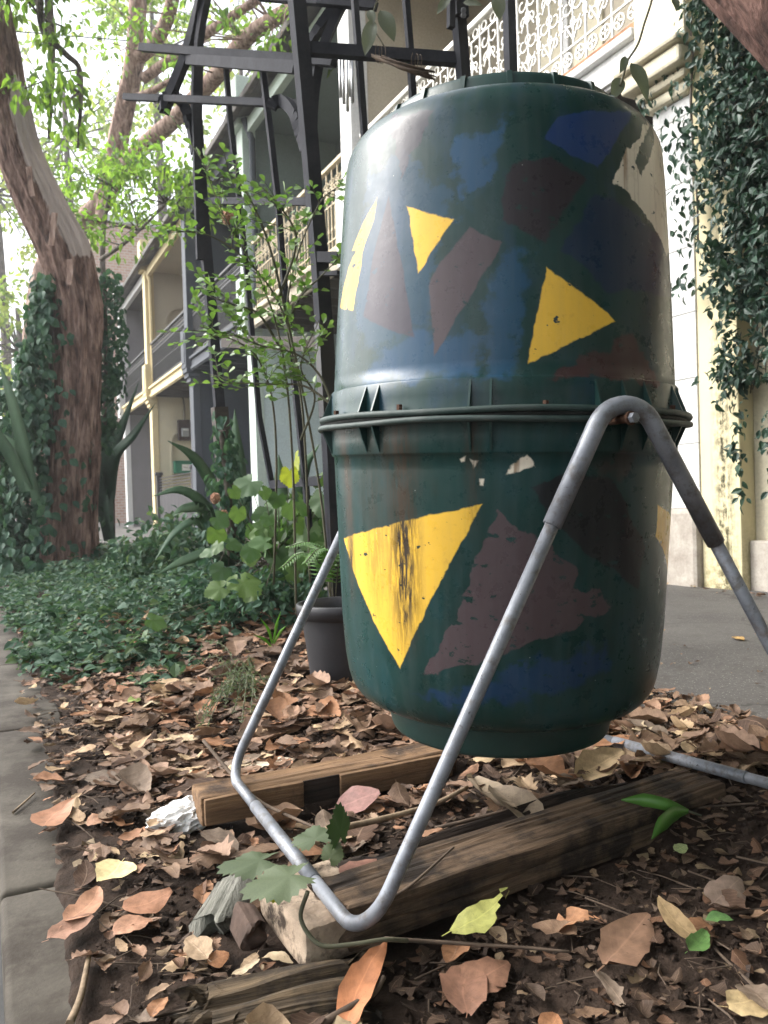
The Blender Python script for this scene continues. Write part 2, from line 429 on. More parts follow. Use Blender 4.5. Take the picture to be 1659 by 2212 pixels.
def arch_wall(name, x0, x1, y, z0, z1, ax0, ax1, az0, spring, depth, mat, matp, parent, th):
    """wall slab facing -y with an arched recess; returns the wall."""
    m = MB(); r = (ax1 - ax0) / 2; cx = (ax0 + ax1) / 2; N = 12
    arc = [(cx - r*math.cos(math.pi*i/N), spring + r*math.sin(math.pi*i/N)) for i in range(N+1)]
    Q = lambda *p: m.add([(a, y, b) for a, b in p], [tuple(range(len(p)))])
    Q((x0, z0), (ax0, z0), (ax0, z1), (x0, z1)); Q((ax1, z0), (x1, z0), (x1, z1), (ax1, z1))
    Q((ax0, z0), (ax1, z0), (ax1, az0), (ax0, az0))
    for (a, b), (c, d) in zip(arc[:-1], arc[1:]): Q((a, b), (c, d), (c, z1), (a, z1))
    ring = [(ax0, az0)] + arc + [(ax1, az0), (ax0, az0)]
    for (a, b), (c, d) in zip(ring[:-1], ring[1:]):
        m.add([(a, y, b), (c, y, d), (c, y+depth, d), (a, y+depth, b)], [(0, 1, 2, 3)])
    yb = y + th
    m.add([(x0,y,z0),(x0,yb,z0),(x0,yb,z1),(x0,y,z1)], [(0,3,2,1)]); m.add([(x1,y,z0),(x1,yb,z0),(x1,yb,z1),(x1,y,z1)], [(0,1,2,3)])
    m.add([(x0,yb,z0),(x1,yb,z0),(x1,yb,z1),(x0,yb,z1)], [(0,3,2,1)]); m.add([(x0,y,z1),(x1,y,z1),(x1,yb,z1),(x0,yb,z1)], [(0,1,2,3)])
    o = m.build(name, mat, parent)
    pnl = MB().add([(a, y+depth, b) for a, b in [(ax0, az0)] + arc + [(ax1, az0)]][::-1], [tuple(range(N+3))]).build('niche_panel', matp, o)
    P = [(ax0, y-0.012, az0)] + [(a, y-0.012, b) for a, b in arc] + [(ax1, y-0.012, az0)]
    MB().sweep([Vector(p) for p in P], 0.05, 0.03, up=(0, 1, 0)).build('arch_moulding', mat, o)
    return o

def house(name, label, s0, s1, wall, trim, fascia, rail_mat, rail_style, facade, soffit, niche=False, rail_w=0.5, rail_h=0.95, sub=True, ceiling=None, upper_glass=None):
    """one terrace house between party walls; the party wall at its far end (s1) belongs to it."""
    h = empty(name, (FRONT, s0, 0)); tag(h, label, 'house', 'terrace houses along the footpath')
    th = 0.26
    # party wall at the far end: lower and upper storeys
    if niche:
        arch_wall('party_wall', FRONT+0.02, BACK, s1, 0.0, SLAB+0.1, FRONT+0.42, FRONT+1.08, 0.9, 2.25, 0.07, wall, wall, h, th)
        arch_wall('party_wall', FRONT+0.02, BACK, s1, SLAB+0.1, 7.3, FRONT+0.42, FRONT+1.08, FLOOR+0.5, 5.35, 0.07, ceiling or wall, ceiling or wall, h, th)
    else:
        bx('party_wall', (FRONT+0.02, BACK), (s1, s1+th), (0, SLAB+0.1), wall, h)
        bx('party_wall', (FRONT+0.02, BACK), (s1, s1+th), (SLAB+0.1, 7.3), ceiling or wall, h)
    # pier on the street front with corbels
    bx('pier', (FRONT-0.03, FRONT+0.12), (s1-0.03, s1+th+0.03), (0.0, SLAB-0.25), trim, h, 0.008)
    for k, (dz, dx) in enumerate(((0.0, 0.05), (0.09, 0.09), (0.18, 0.13))):
        bx('corbel', (FRONT-0.03-dx, FRONT+0.12), (s1-0.03-dx*0.3, s1+th+0.03+dx*0.3), (SLAB-0.25+dz, SLAB-0.16+dz), trim, h, 0.01)
    bx('pier_block', (FRONT-0.17, FRONT+0.12), (s1-0.07, s1+th+0.07), (SLAB+0.02, FLOOR+0.55), trim, h, 0.012)
    bx('pier_panel', (FRONT-0.185, FRONT-0.168), (s1+0.0, s1+th), (SLAB+0.12, FLOOR+0.45), trim, h, 0.006)
    bx('pier', (FRONT-0.10, FRONT+0.12), (s1-0.02, s1+th+0.02), (FLOOR+0.55, EAVE-0.02), trim, h, 0.008)
    bx('pier_capital', (FRONT-0.19, FRONT+0.12), (s1-0.07, s1+th+0.07), (EAVE-0.02, EAVE+0.75), trim, h, 0.02)
    # facade
    bx('facade', (BACK, BACK+0.25), (s0+0.26, s1), (0, 7.3), facade, h)
    dr = bx('door', (BACK-0.05, BACK-0.003), (s0+0.55, s0+1.45), (0.12, 2.35), M_door, h)
    if sub: MB().tube([(BACK-0.05, s0+1.36, 1.1), (BACK-0.10, s0+1.36, 1.1)], 0.025, 8).build('handle', M_gutter, dr)
    wd = bx('window', (BACK-0.03, BACK-0.002), (s0+1.9, s0+3.3), (0.8, 2.5), M_glass, h)
    if sub:
        for yy in (1.86, 2.6, 3.34): bx('frame', (BACK-0.07, BACK-0.005), (s0+yy-0.04, s0+yy+0.04), (0.8, 2.5), trim, wd)
    for yy in (0.7, 2.3):
        w2 = bx('window', (BACK-0.03, BACK-0.002), (s0+yy, s0+yy+0.95), (FLOOR+0.1, FLOOR+2.2), upper_glass or M_glass, h)
        if sub: bx('frame', (BACK-0.07, BACK-0.005), (s0+yy+0.44, s0+yy+0.51), (FLOOR+0.1, FLOOR+2.2), trim, w2)
    # balcony
    bx('balcony_floor', (FRONT-0.02, BACK), (s0+0.26, s1), (SLAB+0.10, FLOOR-0.06), soffit, h)
    for k in range(9):
        y = s0 + 0.5 + k * (s1 - s0 - 0.6) / 8
        bx('joist', (FRONT+0.05, BACK-0.05), (y, y+0.05), (SLAB+0.0, SLAB+0.098), soffit, h)
    bx('fascia', (FRONT-0.06, FRONT-0.022), (s0+0.34, s1-0.08), (SLAB-0.04, FLOOR-0.09), fascia, h, 0.006)
    bx('fascia_moulding', (FRONT-0.11, FRONT-0.024), (s0+0.34, s1-0.08), (FLOOR-0.088, FLOOR-0.03), fascia, h, 0.012)
    bx('fascia_moulding', (FRONT-0.085, FRONT-0.062), (s0+0.34, s1-0.08), (SLAB-0.02, SLAB+0.04), fascia, h, 0.006)
    # railing
    y0, y1 = s0 + 0.36, s1 - 0.08
    n = max(1, round((y1 - y0) / rail_w)); pw = (y1 - y0) / n
    me = lace_mesh('railing_panel', pw, rail_h, rail_style)
    for k in range(n):
        o = link('railing_panel', me, rail_mat, h); o.location = (FRONT, y0 + k*pw, FLOOR + 0.06)
    bx('top_rail', (FRONT-0.035, FRONT+0.035), (y0, y1), (FLOOR+0.06+rail_h, FLOOR+0.11+rail_h), rail_mat, h, 0.01)
    bx('bottom_rail', (FRONT-0.02, FRONT+0.02), (y0, y1), (FLOOR+0.02, FLOOR+0.055), M_rust if rail_style == 'lace' else rail_mat, h)
    # verandah roof
    m = MB()
    m.add([(FRONT-0.22, s0+0.1, EAVE+0.10), (FRONT-0.22, s1+0.14, EAVE+0.10), (BACK+0.1, s1+0.14, EAVE+0.75), (BACK+0.1, s0+0.1, EAVE+0.75),
           (FRONT-0.22, s0+0.1, EAVE+0.06), (FRONT-0.22, s1+0.14, EAVE+0.06), (BACK+0.1, s1+0.14, EAVE+0.71), (BACK+0.1, s0+0.1, EAVE+0.71)],
          [(0, 3, 2, 1), (4, 5, 6, 7), (0, 1, 5, 4), (2, 3, 7, 6), (1, 2, 6, 5), (3, 0, 4, 7)])
    rf = m.build('verandah_roof', M_roof, h)
    bx('gutter', (FRONT-0.32, FRONT-0.223), (s0+0.1, s1+0.14), (EAVE+0.02, EAVE+0.13), M_gutter, rf, 0.015)
    bx('roof_beam', (FRONT-0.06, FRONT+0.05), (s0+0.27, s1-0.08), (EAVE-0.16, EAVE+0.04), trim, rf, 0.01)
    bx('ceiling', (FRONT+0.055, BACK-0.005), (s0+0.27, s1-0.01), (EAVE-0.02, EAVE+0.03), ceiling or soffit, rf)
    bx('roof', (BACK-0.1, BACK+7), (s0+0.1, s1+0.14), (7.3, 7.55), M_roof, h)
    return h

S = [-0.9, 3.47, 8.07, 12.06, 16.05, 20.4, 24.6]
hA = house('terrace_house', 'white terrace house with white iron lace balcony behind the barrel', S[1], S[2], M_cream, M_white, M_white, M_lace_w, 'lace', M_beige, M_soffit, ceiling=M_beige, upper_glass=M_cream)
hB = house('terrace_house', 'pale blue terrace house with cream lace balcony behind the arbor', S[2], S[3], M_blue, M_mint, M_beige, M_lace_c, 'bars_lace', M_sage, M_soffit, ceiling=M_sage)
hC = house('terrace_house', 'slate navy terrace house with dark iron balcony', S[3], S[4], M_navy, M_slate, M_slate, M_dark, 'bars', M_navy, M_navy, ceiling=M_navy)
hD = house('terrace_house', 'pale yellow terrace house with arched niches and a dark iron balcony', S[4], S[5], M_ochre, M_ochre_trim, M_ochre_trim, M_dark, 'bars', M_ochre, M_soffit, niche=True, ceiling=M_beige)
hE = house('terrace_house', 'grey terrace house with white end pier, farthest along the row', S[5], S[6], M_grey_render, M_white, M_ochre_trim, M_dark, 'bars', M_grey_render, M_soffit, sub=False)

# near house at the right: white pier, pale yellow pier, shaded wall under the ivy
hZ = empty('corner_house', (FRONT, 2.0, 0)); tag(hZ, 'pale yellow house with white block pier and climbing creeper', 'house', 'terrace houses along the footpath')
wp = bx('white_pier', (FRONT+0.006, FRONT+0.4), (3.455, 3.75), (0.0, 3.06), M_joint, hZ)
z = 0.55
while z < 3.05:
    z2 = min(z + 0.40, 3.06)
    bx('render_block', (FRONT-0.0, FRONT+0.39), (3.452, 3.752), (z, z2-0.005), M_white, wp, 0.003)
    z = z2
bx('plinth', (FRONT-0.05, FRONT+0.4), (3.44, 3.755), (0.02, 0.548), M_plinth, hZ, 0.03)
bx('white_pier', (FRONT+0.05, FRONT+0.45), (3.7525, 3.80), (0.0, 7.0), M_white, hZ)
for k, (z0, z1, d) in enumerate(((3.06, 3.13, 0.05), (3.135, 3.19, 0.09), (3.195, 3.30, 0.16), (3.305, 3.35, 0.20))):
    bx('pier_capital', (FRONT-d, FRONT+0.4), (3.452-d*0.4, 3.752+d*0.75), (z0, z1), M_cream, hZ, 0.02)
bx('pier_upper', (FRONT-0.10, FRONT+0.4), (3.40, 3.80), (3.352, 7.2), M_cream, hZ, 0.01)
bx('yellow_pier', (FRONT+0.0, FRONT+0.4), (3.16, 3.440), (0.02, 7.0), M_pale_yellow, hZ, 0.006)
bx('house_wall', (FRONT+0.12, FRONT+0.5), (-14, 3.157), (0.02, 7.0), M_cream, hZ)
bx('wall_base', (FRONT+0.06, FRONT+0.118), (-14, 3.157), (0.02, 0.36), M_plinth, hZ, 0.01)

# details on the pale yellow house
mb = empty('meter_box', (4.45, S[5], 1.9)); tag(mb, 'dark brown electricity meter box on the pale yellow wall', 'meter box')
M_brownbox = paint('brown_board', (0.055, 0.03, 0.025), 0.7)
M_conduit = paint('conduit', (0.22, 0.19, 0.14), 0.8)
p = ony(400, 930, S[5])
bx('backboard', (p.x-0.20, p.x+0.20), (S[5]-0.12, S[5]-0.002), (p.z-0.26, p.z+0.26), M_brownbox, mb, 0.01)
dl = bx('meter', (p.x-0.13, p.x+0.06), (S[5]-0.20, S[5]-0.122), (p.z-0.17, p.z+0.05), paint('meter_glass', (0.35, 0.37, 0.38), 0.8, rough=0.2), mb, 0.02)
bx('dial', (p.x-0.10, p.x+0.03), (S[5]-0.212, S[5]-0.2005), (p.z-0.02, p.z+0.03), paint('dial_face', (0.75, 0.76, 0.75), 0.9), dl)
MB().tube(spline([(p.x-0.02, S[5]-0.04, p.z+0.26), (p.x-0.02, S[5]-0.04, p.z+0.70), (p.x-0.12, S[5]-0.04, p.z+0.92), (p.x-0.55, S[5]-0.04, p.z+1.0)], 6), 0.022, 8).build('conduit', M_conduit, mb)
lb = empty('letterbox', (4.4, S[5], 1.2)); tag(lb, 'green letterbox with a white sticker below the meter box', 'letterbox')
q = ony(397, 1010, S[5])
M_lgreen = paint('letterbox_green', (0.015, 0.19, 0.10), 0.85, rough=0.4)
bx('box', (q.x-0.27, q.x+0.27), (S[5]-0.25, S[5]-0.01), (q.z-0.15, q.z+0.13), M_lgreen, lb, 0.012)
bx('lid', (q.x-0.285, q.x+0.285), (S[5]-0.265, S[5]-0.01), (q.z+0.132, q.z+0.16), M_lgreen, lb, 0.006)
st = bx('sticker', (q.x-0.10, q.x+0.09), (S[5]-0.2535, S[5]-0.2505), (q.z-0.09, q.z+0.07), paint('sticker_white', (0.8, 0.8, 0.76), 0.95), lb)
M_ink = paint('sticker_ink', (0.32, 0.34, 0.32), 0.9)
MB().sweep([Vector((q.x - 0.07 + 0.015*k, S[5]-0.2545, q.z + (0.012 if k % 2 else -0.012) - 0.002*k)) for k in range(9)], 0.012, 0.002, up=(0, 1, 0)).build('sticker_scribble', M_ink, st)
# front fence of the pale yellow house
fn = empty('front_fence', (FRONT, S[4]+0.4, 0)); tag(fn, 'low dark board fence with a wire strip in front of the pale yellow house', 'fence')
M_fence = paint('dark_fence', (0.035, 0.033, 0.038), 0.75)
for k in range(10):
    y = S[4] + 0.42 + k*0.375
    bx('board', (FRONT+0.03, FRONT+0.07), (y, y+0.368), (0.06, 1.02), M_fence, fn, 0.004)
for k in range(5):
    bx('wire_rail', (FRONT+0.03, FRONT+0.06), (S[4]+0.42, S[5]-0.25), (1.06+k*0.07, 1.075+k*0.07), M_fence, fn)
for y in (S[4]+0.36, S[5]-0.32):
    bx('fence_post', (FRONT-0.02, FRONT+0.10), (y, y+0.12), (0.06, 1.42), M_fence, fn, 0.01)
    bx('post_cap', (FRONT-0.05, FRONT+0.13), (y-0.03, y+0.15), (1.422, 1.50), M_fence, fn, 0.02)
# drain pipes
M_pipe_y = paint('downpipe_ochre', (0.62, 0.50, 0.27), 0.9)
for nm, lab, y, mm in (('downpipe', 'ochre downpipe on the near pier of the pale yellow house', S[4]+0.30, M_pipe_y), ('downpipe', 'ochre downpipe beside the far pier of the pale yellow house', S[5]-0.10, M_pipe_y), ('downpipe', 'grey blue downpipe beside the mint pier of the pale blue house', S[3]-0.14, M_slate)):
    P = [(FRONT-0.1, y, EAVE+0.05), (FRONT+0.02, y, EAVE-0.25), (FRONT+0.02, y, FLOOR+0.5), (FRONT+0.02, y, SLAB)]
    o = MB().tube(P, 0.05, 10).build(nm, mm); tag(o, lab, 'downpipe', 'downpipes')
# brick building behind the row
bb = empty('brick_building', (4.6, 34, 0)); tag(bb, 'tall pink brick building behind the end of the row', 'building')
def brick_mat():
    t = NT('far_brick'); v = t.coord('Object'); mp = t.n('ShaderNodeMapping', {'Vector': v, 'Rotation': (R(90), 0, 0)}).outputs[0]
    b = t.n('ShaderNodeTexBrick', {'Vector': mp, 'Color1': (0.42, 0.25, 0.19, 1), 'Color2': (0.52, 0.34, 0.27, 1), 'Mortar': (0.55, 0.48, 0.42, 1), 'Scale': 2.2, 'Mortar Size': 0.03})
    return t.pbr(b.outputs[0], 0.9, 0, t.bump(b.outputs[1], -0.4, 0.02))
M_brick = brick_mat()
bx('brick_wall', (4.3, 12), (34, 44), (0, 12.3), M_brick, bb)
bx('parapet', (4.15, 12.1), (33.9, 44.1), (12.3, 12.6), M_white, bb, 0.02)
bx('parapet', (3.5, 4.298), (33.8, 44.1), (0, 9.4), M_white, bb, 0.02)
for k in range(3):
    wdw = bx('window', (5.6+k*1.6, 6.5+k*1.6), (33.96, 33.998), (7.5, 9.2), M_glass, bb)
    bx('sill', (5.5+k*1.6, 6.6+k*1.6), (33.88, 33.997), (7.38, 7.498), M_white, wdw)

# ================================================================== COMPOST BARREL
BD = 1.40
_bc = at(1083, 1072, BD); BC = Vector((_bc.x, _bc.y, 0.785))
_phi = -math.atan2(BC.x, BC.y)
BM = Matrix.Translation(BC) @ Matrix.Rotation(_phi, 4, 'Z') @ Matrix.Rotation(R(2.2), 4, 'X') @ Matrix.Rotation(R(1.7), 4, 'Y')
BMI = BM.inverted()
PROF_UP = [(0.006, 0.298), (0.010, 0.2965), (0.051, 0.2950), (0.054, 0.2930), (0.055, 0.2897), (0.10, 0.2875), (0.18, 0.283), (0.29, 0.276), (0.38, 0.270), (0.425, 0.2655), (0.440, 0.2625), (0.450, 0.258), (0.460, 0.252), (0.468, 0.245), (0.474, 0.237), (0.479, 0.227), (0.482, 0.216), (0.484, 0.205), (0.485, 0.15)]
PROF_LO = [(-0.006, 0.298), (-0.010, 0.2965), (-0.051, 0.2950), (-0.054, 0.2935), (-0.0555, 0.2905), (-0.10, 0.2885), (-0.18, 0.285), (-0.33, 0.2785), (-0.395, 0.273), (-0.425, 0.268), (-0.440, 0.2635), (-0.451, 0.258), (-0.460, 0.251), (-0.467, 0.243), (-0.472, 0.233), (-0.475, 0.222), (-0.477, 0.2), (-0.478, 0.10)]
def prof_r(z):
    P = PROF_UP if z > 0 else [(a, b) for a, b in PROF_LO]
    zs = [a for a, b in P]; rs = [b for a, b in P]
    if z < 0: zs = [-a for a in zs]; z = -z
    return float(np.interp(z, zs, rs))
US = 0.29
def bar_uv(px, py):
    """surface position (arc length, height) on the barrel under a sight line."""
    o = BMI @ CO; d = (BMI.to_3x3() @ ray(px, py)).normalized()
    best = None; t = 0.8
    while t < 1.7:
        p = o + d * t; r = math.hypot(p.x, p.y); e = r - prof_r(max(-0.48, min(0.48, p.z)))
        if e <= 0: best = p; break
        if best is None or e < best_e: best = p; best_e = e
        t += 0.002
    return math.atan2(best.x, -best.y) * US, best.z
def lathe(name, P, mat, parent, seg=144, subdiv=4, uv=True, a0=0.0):
    Q = []
    for (a, b), (c, d) in zip(P[:-1], P[1:]):
        k = max(1, int(math.hypot(c-a, d-b) / 0.02))
        for i in range(k): Q.append((a + (c-a)*i/k, b + (d-b)*i/k))
    Q.append(P[-1])
    V = []; U = []; F = []
    for z, r in Q:
        for k in range(seg + 1):
            th = -math.pi + 2 * math.pi * k / seg
            V.append((r * math.sin(th), -r * math.cos(th), z)); U.append((th * US, z))
    n = seg + 1; up = P[-1][0] > P[0][0]
    for i in range(len(Q) - 1):
        for k in range(seg):
            f = (i*n+k, i*n+k+1, (i+1)*n+k+1, (i+1)*n+k); F.append(f if up else f[::-1])
    me = big_mesh(name, np.array(V), np.array(F), True, np.array(U))
    o = bpy.data.objects.new(name, me); COL.objects.link(o); me.materials.append(mat); o.parent = parent
    return o

Z2 = lambda pts: [(663.6 + 0.6*a, 0.6*b) for a, b in pts]
Z4 = lambda pts: [(663.6 + 0.6*a, 796.3 + 0.6*b) for a, b in pts]
GREEN = (0.007, 0.031, 0.028)
YEL, PUR, PUR2, PUR3, BLU, BLU2, NAVY, CRE, BLK, BRN = (0.69, 0.42, 0.050), (0.066, 0.047, 0.051), (0.038, 0.030, 0.042), (0.022, 0.016, 0.020), (0.015, 0.060, 0.130), (0.013, 0.036, 0.130), (0.006, 0.018, 0.045), (0.68, 0.61, 0.50), (0.010, 0.010, 0.012), (0.048, 0.024, 0.023)
# (colour, jag amplitude, chip amount, opacity, convex outline)
SHAPES = [
 (BLU, .030, 0, .75, Z2([(540,500),(720,430),(690,560),(580,740),(525,640)])),
 (BLU, .030, 0, .60, Z2([(640,930),(800,920),(730,1370),(590,1370),(640,1130)])),
 (BLU, .030, 0, .65, Z2([(200,1372),(250,1250),(420,1200),(640,1180),(590,1372)])),
 (BLU, .040, 0, .40, Z2([(170,1000),(230,620),(330,560),(520,720),(430,1180),(200,1250)])),
 (BLU2, .006, 0, .85, Z2([(850,500),(900,420),(1165,400),(1045,607),(960,560)])),
 (NAVY, .010, 0, .95, Z2([(915,890),(1040,690),(1190,780),(1310,960),(1310,1070),(1075,1045)])),
 (GREEN, .012, 0, .8, Z2([(520,760),(700,600),(720,800),(620,850)])),
 (PUR2, .014, 0, .8, Z2([(300,430),(470,390),(400,520),(345,628),(325,600)])),
 (PUR2, .004, .1, .95, Z2([(293,703),(342,950),(385,1217),(205,1142),(240,920)])),
 (PUR, .004, .2, .95, Z2([(583,820),(704,875),(520,1175),(460,1278),(437,1030),(470,960)])),
 (PUR3, .012, .4, 1, Z2([(735,600),(860,570),(1000,645),(850,878),(703,800),(715,640)])),
 (BRN, .016, .2, .95, Z2([(850,1362),(1040,1270),(1160,1200),(1225,1290),(1270,1385)])),
 (CRE, .010, .1, 1, Z2([(1217,432),(1330,520),(1340,780),(1215,772),(1100,655),(1150,540)])),
 (CRE, .010, .1, 1, Z2([(1205,755),(1340,740),(1345,910),(1294,917)])),
 (GREEN, .010, 0, 1, Z2([(1228,440),(1250,500),(1240,560),(1206,632),(1183,580),(1200,510)])),
 (YEL, .0042, .08, 1, Z2([(252,703),(240,790),(204,905),(160,905),(190,830)])),
 (YEL, .0042, .08, 1, Z2([(206,895),(165,1119),(112,1098),(150,960),(168,895)])),
 (YEL, .0042, .08, 1, Z2([(360,738),(525,797),(402,984)])),
 (YEL, .0042, .08, 1, Z2([(862,960),(1110,1155),(793,1308)])),
 (PUR, .010, .45, 1, Z4([(690,508),(975,730),(960,790),(780,1008),(530,900),(640,610)])),
 (PUR, .012, .7, 1, Z4([(540,880),(790,1000),(600,1060),(420,1098)])),
 (PUR, .016, .8, 1, Z4([(955,770),(1095,850),(930,940),(770,1005)])),
 (BLK, .008, .2, .95, Z4([(815,425),(950,365),(1100,400),(1212,640),(1195,800),(1000,660),(860,520)])),
 (BLU2, .030, .5, .45, Z4([(400,1180),(700,1110),(1080,970),(1060,1080),(750,1210),(500,1215)])),
 (BRN, .02, .3, .5, Z4([(1040,330),(1180,320),(1150,400),(1050,380)])),
 (YEL, .0042, .10, 1, Z4([(133,612),(630,488),(335,1082)])),
 (YEL, .0042, .06, 1, Z4([(1262,488),(1340,540),(1330,740),(1255,602)])),
 (CRE, .008, 0, 1, Z4([(722,372),(740,340),(790,313),(821,348),(760,373)])),
 (CRE, .004, 0, 1, Z4([(551,326),(572,314),(570,332),(556,336)])),
 (CRE, .004, 0, 1, Z4([(588,325),(612,330),(600,357)])),
 (CRE, .004, 0, 1, Z4([(619,398),(633,400),(631,421),(622,420)])),
]
def barrel_mat(upper):
    t = NT('barrel_paint_upper' if upper else 'barrel_paint_lower')
    uv = t.n('ShaderNodeUVMap', uv_map='UVMap').outputs[0]
    sx = t.n('ShaderNodeSeparateXYZ', {0: uv}); U, Vv = sx.outputs[0], sx.outputs[1]
    streak = t.n('ShaderNodeMapping', {'Vector': uv, 'Scale': (1, 0.06, 1)}).outputs[0]
    jn = t.n('ShaderNodeTexNoise', {'Vector': uv, 'Scale': 26.0, 'Detail': 5.0, 'Roughness': 0.62}).outputs[1]
    jv = t.n('ShaderNodeVectorMath', {0: jn, 1: (0.5, 0.5, 0.5)}, operation='SUBTRACT').outputs[0]
    chip = t.noise(t.n('ShaderNodeMapping', {'Vector': uv, 'Scale': (1, 1.6, 1), 'Rotation': (0, 0, 0.4)}).outputs[0], 38, 5, 0.6)
    chipS = t.noise(uv, 150, 3, 0.5)
    big = t.noise(uv, 5, 5, 0.6); ver = t.noise(streak, 60, 4, 0.6)
    c = t.ramp(big, [(0.3, tuple(k*0.7 for k in GREEN)), (0.7, tuple(k*1.25 for k in GREEN))])
    mott = t.noise(t.n('ShaderNodeMapping', {'Vector': uv, 'Scale': (1, 0.45, 1)}).outputs[0], 13, 6, 0.62)
    c = t.mix(t.ramp(mott, [(0.50, (0, 0, 0)), (0.64, (0.75, 0.75, 0.75))]), c, (0.010, 0.034, 0.058) if upper else (0.010, 0.042, 0.046))
    c = t.mix(t.ramp(mott, [(0.30, (0.6, 0.6, 0.6)), (0.42, (0, 0, 0))]), c, (0.012, 0.022, 0.012))
    mixf = {}
    for col, jag, ch, op, pts in SHAPES:
        q = [bar_uv(*p) for p in pts]
        zc = sum(b for a, b in q) / len(q)
        if (zc > 0) != upper: continue
        area = sum(q[i][0]*q[(i+1) % len(q)][1] - q[(i+1) % len(q)][0]*q[i][1] for i in range(len(q)))
        if area < 0: q = q[::-1]
        if jag not in mixf:
            s = t.n('ShaderNodeVectorMath', {0: jv, 3: jag * 3.4}, operation='SCALE').outputs[0]
            s = t.n('ShaderNodeVectorMath', {0: s, 1: uv}, operation='ADD').outputs[0]
            s = t.n('ShaderNodeVectorMath', {0: s, 1: (1, 1, 0)}, operation='MULTIPLY').outputs[0]
            mixf[jag] = t.n('ShaderNodeVectorMath', {0: s, 1: (0, 0, 1)}, operation='ADD').outputs[0]
        vec = mixf[jag]; d = None
        for (a, b), (e, f) in zip(q, q[1:] + q[:1]):
            L = math.hypot(e-a, f-b)
            if L < 1e-5: continue
            nx, ny = (f-b)/L, -(e-a)/L
            v = t.n('ShaderNodeVectorMath', {0: vec, 1: (nx, ny, -(nx*a + ny*b))}, operation='DOT_PRODUCT').outputs['Value']
            d = v if d is None else t.math('MAXIMUM', d, v)
        soft = 0.0012 if jag < 0.02 else 0.006
        msk = t.n('ShaderNodeMapRange', {0: d, 1: soft, 2: -soft, 3: 0.0, 4: op}).outputs[0]
        if ch > 0:
            cm = t.n('ShaderNodeMapRange', {0: chip, 1: 0.350 + 0.075*ch, 2: 0.335 + 0.075*ch, 3: 1.0, 4: 0.0}).outputs[0]
            msk = t.math('MULTIPLY', msk, cm)
        cc = t.mix(0.35, col, t.ramp(big, [(0.3, tuple(k*0.72 for k in col)), (0.7, tuple(min(1, k*1.2) for k in col))]))
        if col is YEL:
            cr = t.noise(uv, 70, 8, 0.75)
            cc = t.mix(t.ramp(cr, [(0.56, (0, 0, 0)), (0.66, (0.4, 0.4, 0.4))]), cc, (0.42, 0.22, 0.03))
        if col is CRE:
            cc = t.mix(t.ramp(ver, [(0.56, (0, 0, 0)), (0.68, (0.8, 0.8, 0.8))]), cc, (0.25, 0.15, 0.08))
        c = t.mix(msk, c, cc)
    # rust and dirt runs below the seam
    if not upper:
        for (x, w, y1, st) in ((345, 0.026, 1085, 1.0), (150, 0.015, 900, 1.0), (600, 0.012, 640, 0.7), (290, 0.012, 560, 0.6), (240, 0.03, 980, 0.35)):
            u0, v0 = bar_uv(663.6 + 0.6*x, 1090); _, v1 = bar_uv(663.6 + 0.6*x, 796.3 + 0.6*y1)
            g1 = t.n('ShaderNodeMapRange', {0: t.math('ABSOLUTE', t.math('SUBTRACT', U, u0)), 1: 0.0, 2: w*1.5, 3: 1.0, 4: 0.0}).outputs[0]
            g2 = t.n('ShaderNodeMapRange', {0: Vv, 1: v1, 2: v1 + 0.12, 3: 0.0, 4: 1.0}).outputs[0]
            n = t.noise(t.n('ShaderNodeMapping', {'Vector': uv, 'Scale': (1, 0.10, 1)}).outputs[0], 190, 5, 0.7)
            k = t.math('MULTIPLY', t.math('MULTIPLY', g1, g2), t.n('ShaderNodeMapRange', {0: n, 1: 0.36, 2: 0.56, 3: 0.0, 4: st * 1.35}).outputs[0], clamp=True)
            c = t.mix(k, c, (0.034, 0.023, 0.014))
    # grime: pale film, specks, dark dots
    scr = t.noise(t.n('ShaderNodeMapping', {'Vector': uv, 'Scale': (1, 0.35, 1)}).outputs[0], 55, 9, 0.78)
    c = t.mix(t.ramp(scr, [(0.60, (0, 0, 0)), (0.70, (0.35, 0.35, 0.35))]), c, (0.030, 0.028, 0.024))
    c = t.mix(t.ramp(scr, [(0.28, (0.30, 0.30, 0.30)), (0.36, (0, 0, 0))]), c, (0.10, 0.12, 0.115))
    film = t.ramp(ver, [(0.42, (0, 0, 0)), (0.75, (0.12, 0.12, 0.12))])
    c = t.mix(film, c, (0.12, 0.13, 0.13))
    sp = t.n('ShaderNodeTexVoronoi', {'Vector': uv, 'Scale': 75.0}); dd = t.ramp(sp.outputs[0], [(0.03, (1, 1, 1)), (0.055, (0, 0, 0))])
    on = t.math('GREATER_THAN', t.n('ShaderNodeSeparateColor', {0: sp.outputs[1]}).outputs[0], 0.72)
    c = t.mix(t.math('MULTIPLY', dd, on), c, (0.012, 0.010, 0.009))
    on2 = t.math('GREATER_THAN', t.n('ShaderNodeSeparateColor', {0: sp.outputs[1]}).outputs[1], 0.965)
    c = t.mix(t.math('MULTIPLY', t.ramp(sp.outputs[0], [(0.05, (1, 1, 1)), (0.07, (0, 0, 0))]), on2), c, (0.35, 0.36, 0.33))
    rg = t.n('ShaderNodeMapRange', {0: t.noise(uv, 30, 6, 0.7), 1: 0.3, 2: 0.7, 3: 0.22, 4: 0.40}).outputs[0]
    nb = t.bump(t.math('ADD', t.math('MULTIPLY', big, 2.0), t.math('MULTIPLY', chipS, 0.12)), 0.18, 0.004)
    return t.pbr(c, rg, 0, nb, 0.3)
M_green = surf('green_plastic', (0.007, 0.029, 0.026), (0.011, 0.042, 0.037), 9, 6, 0.42, 0, 0.15, fine=70, dirt=((0.05, 0.05, 0.045), 12, 0.63), spec=0.5)
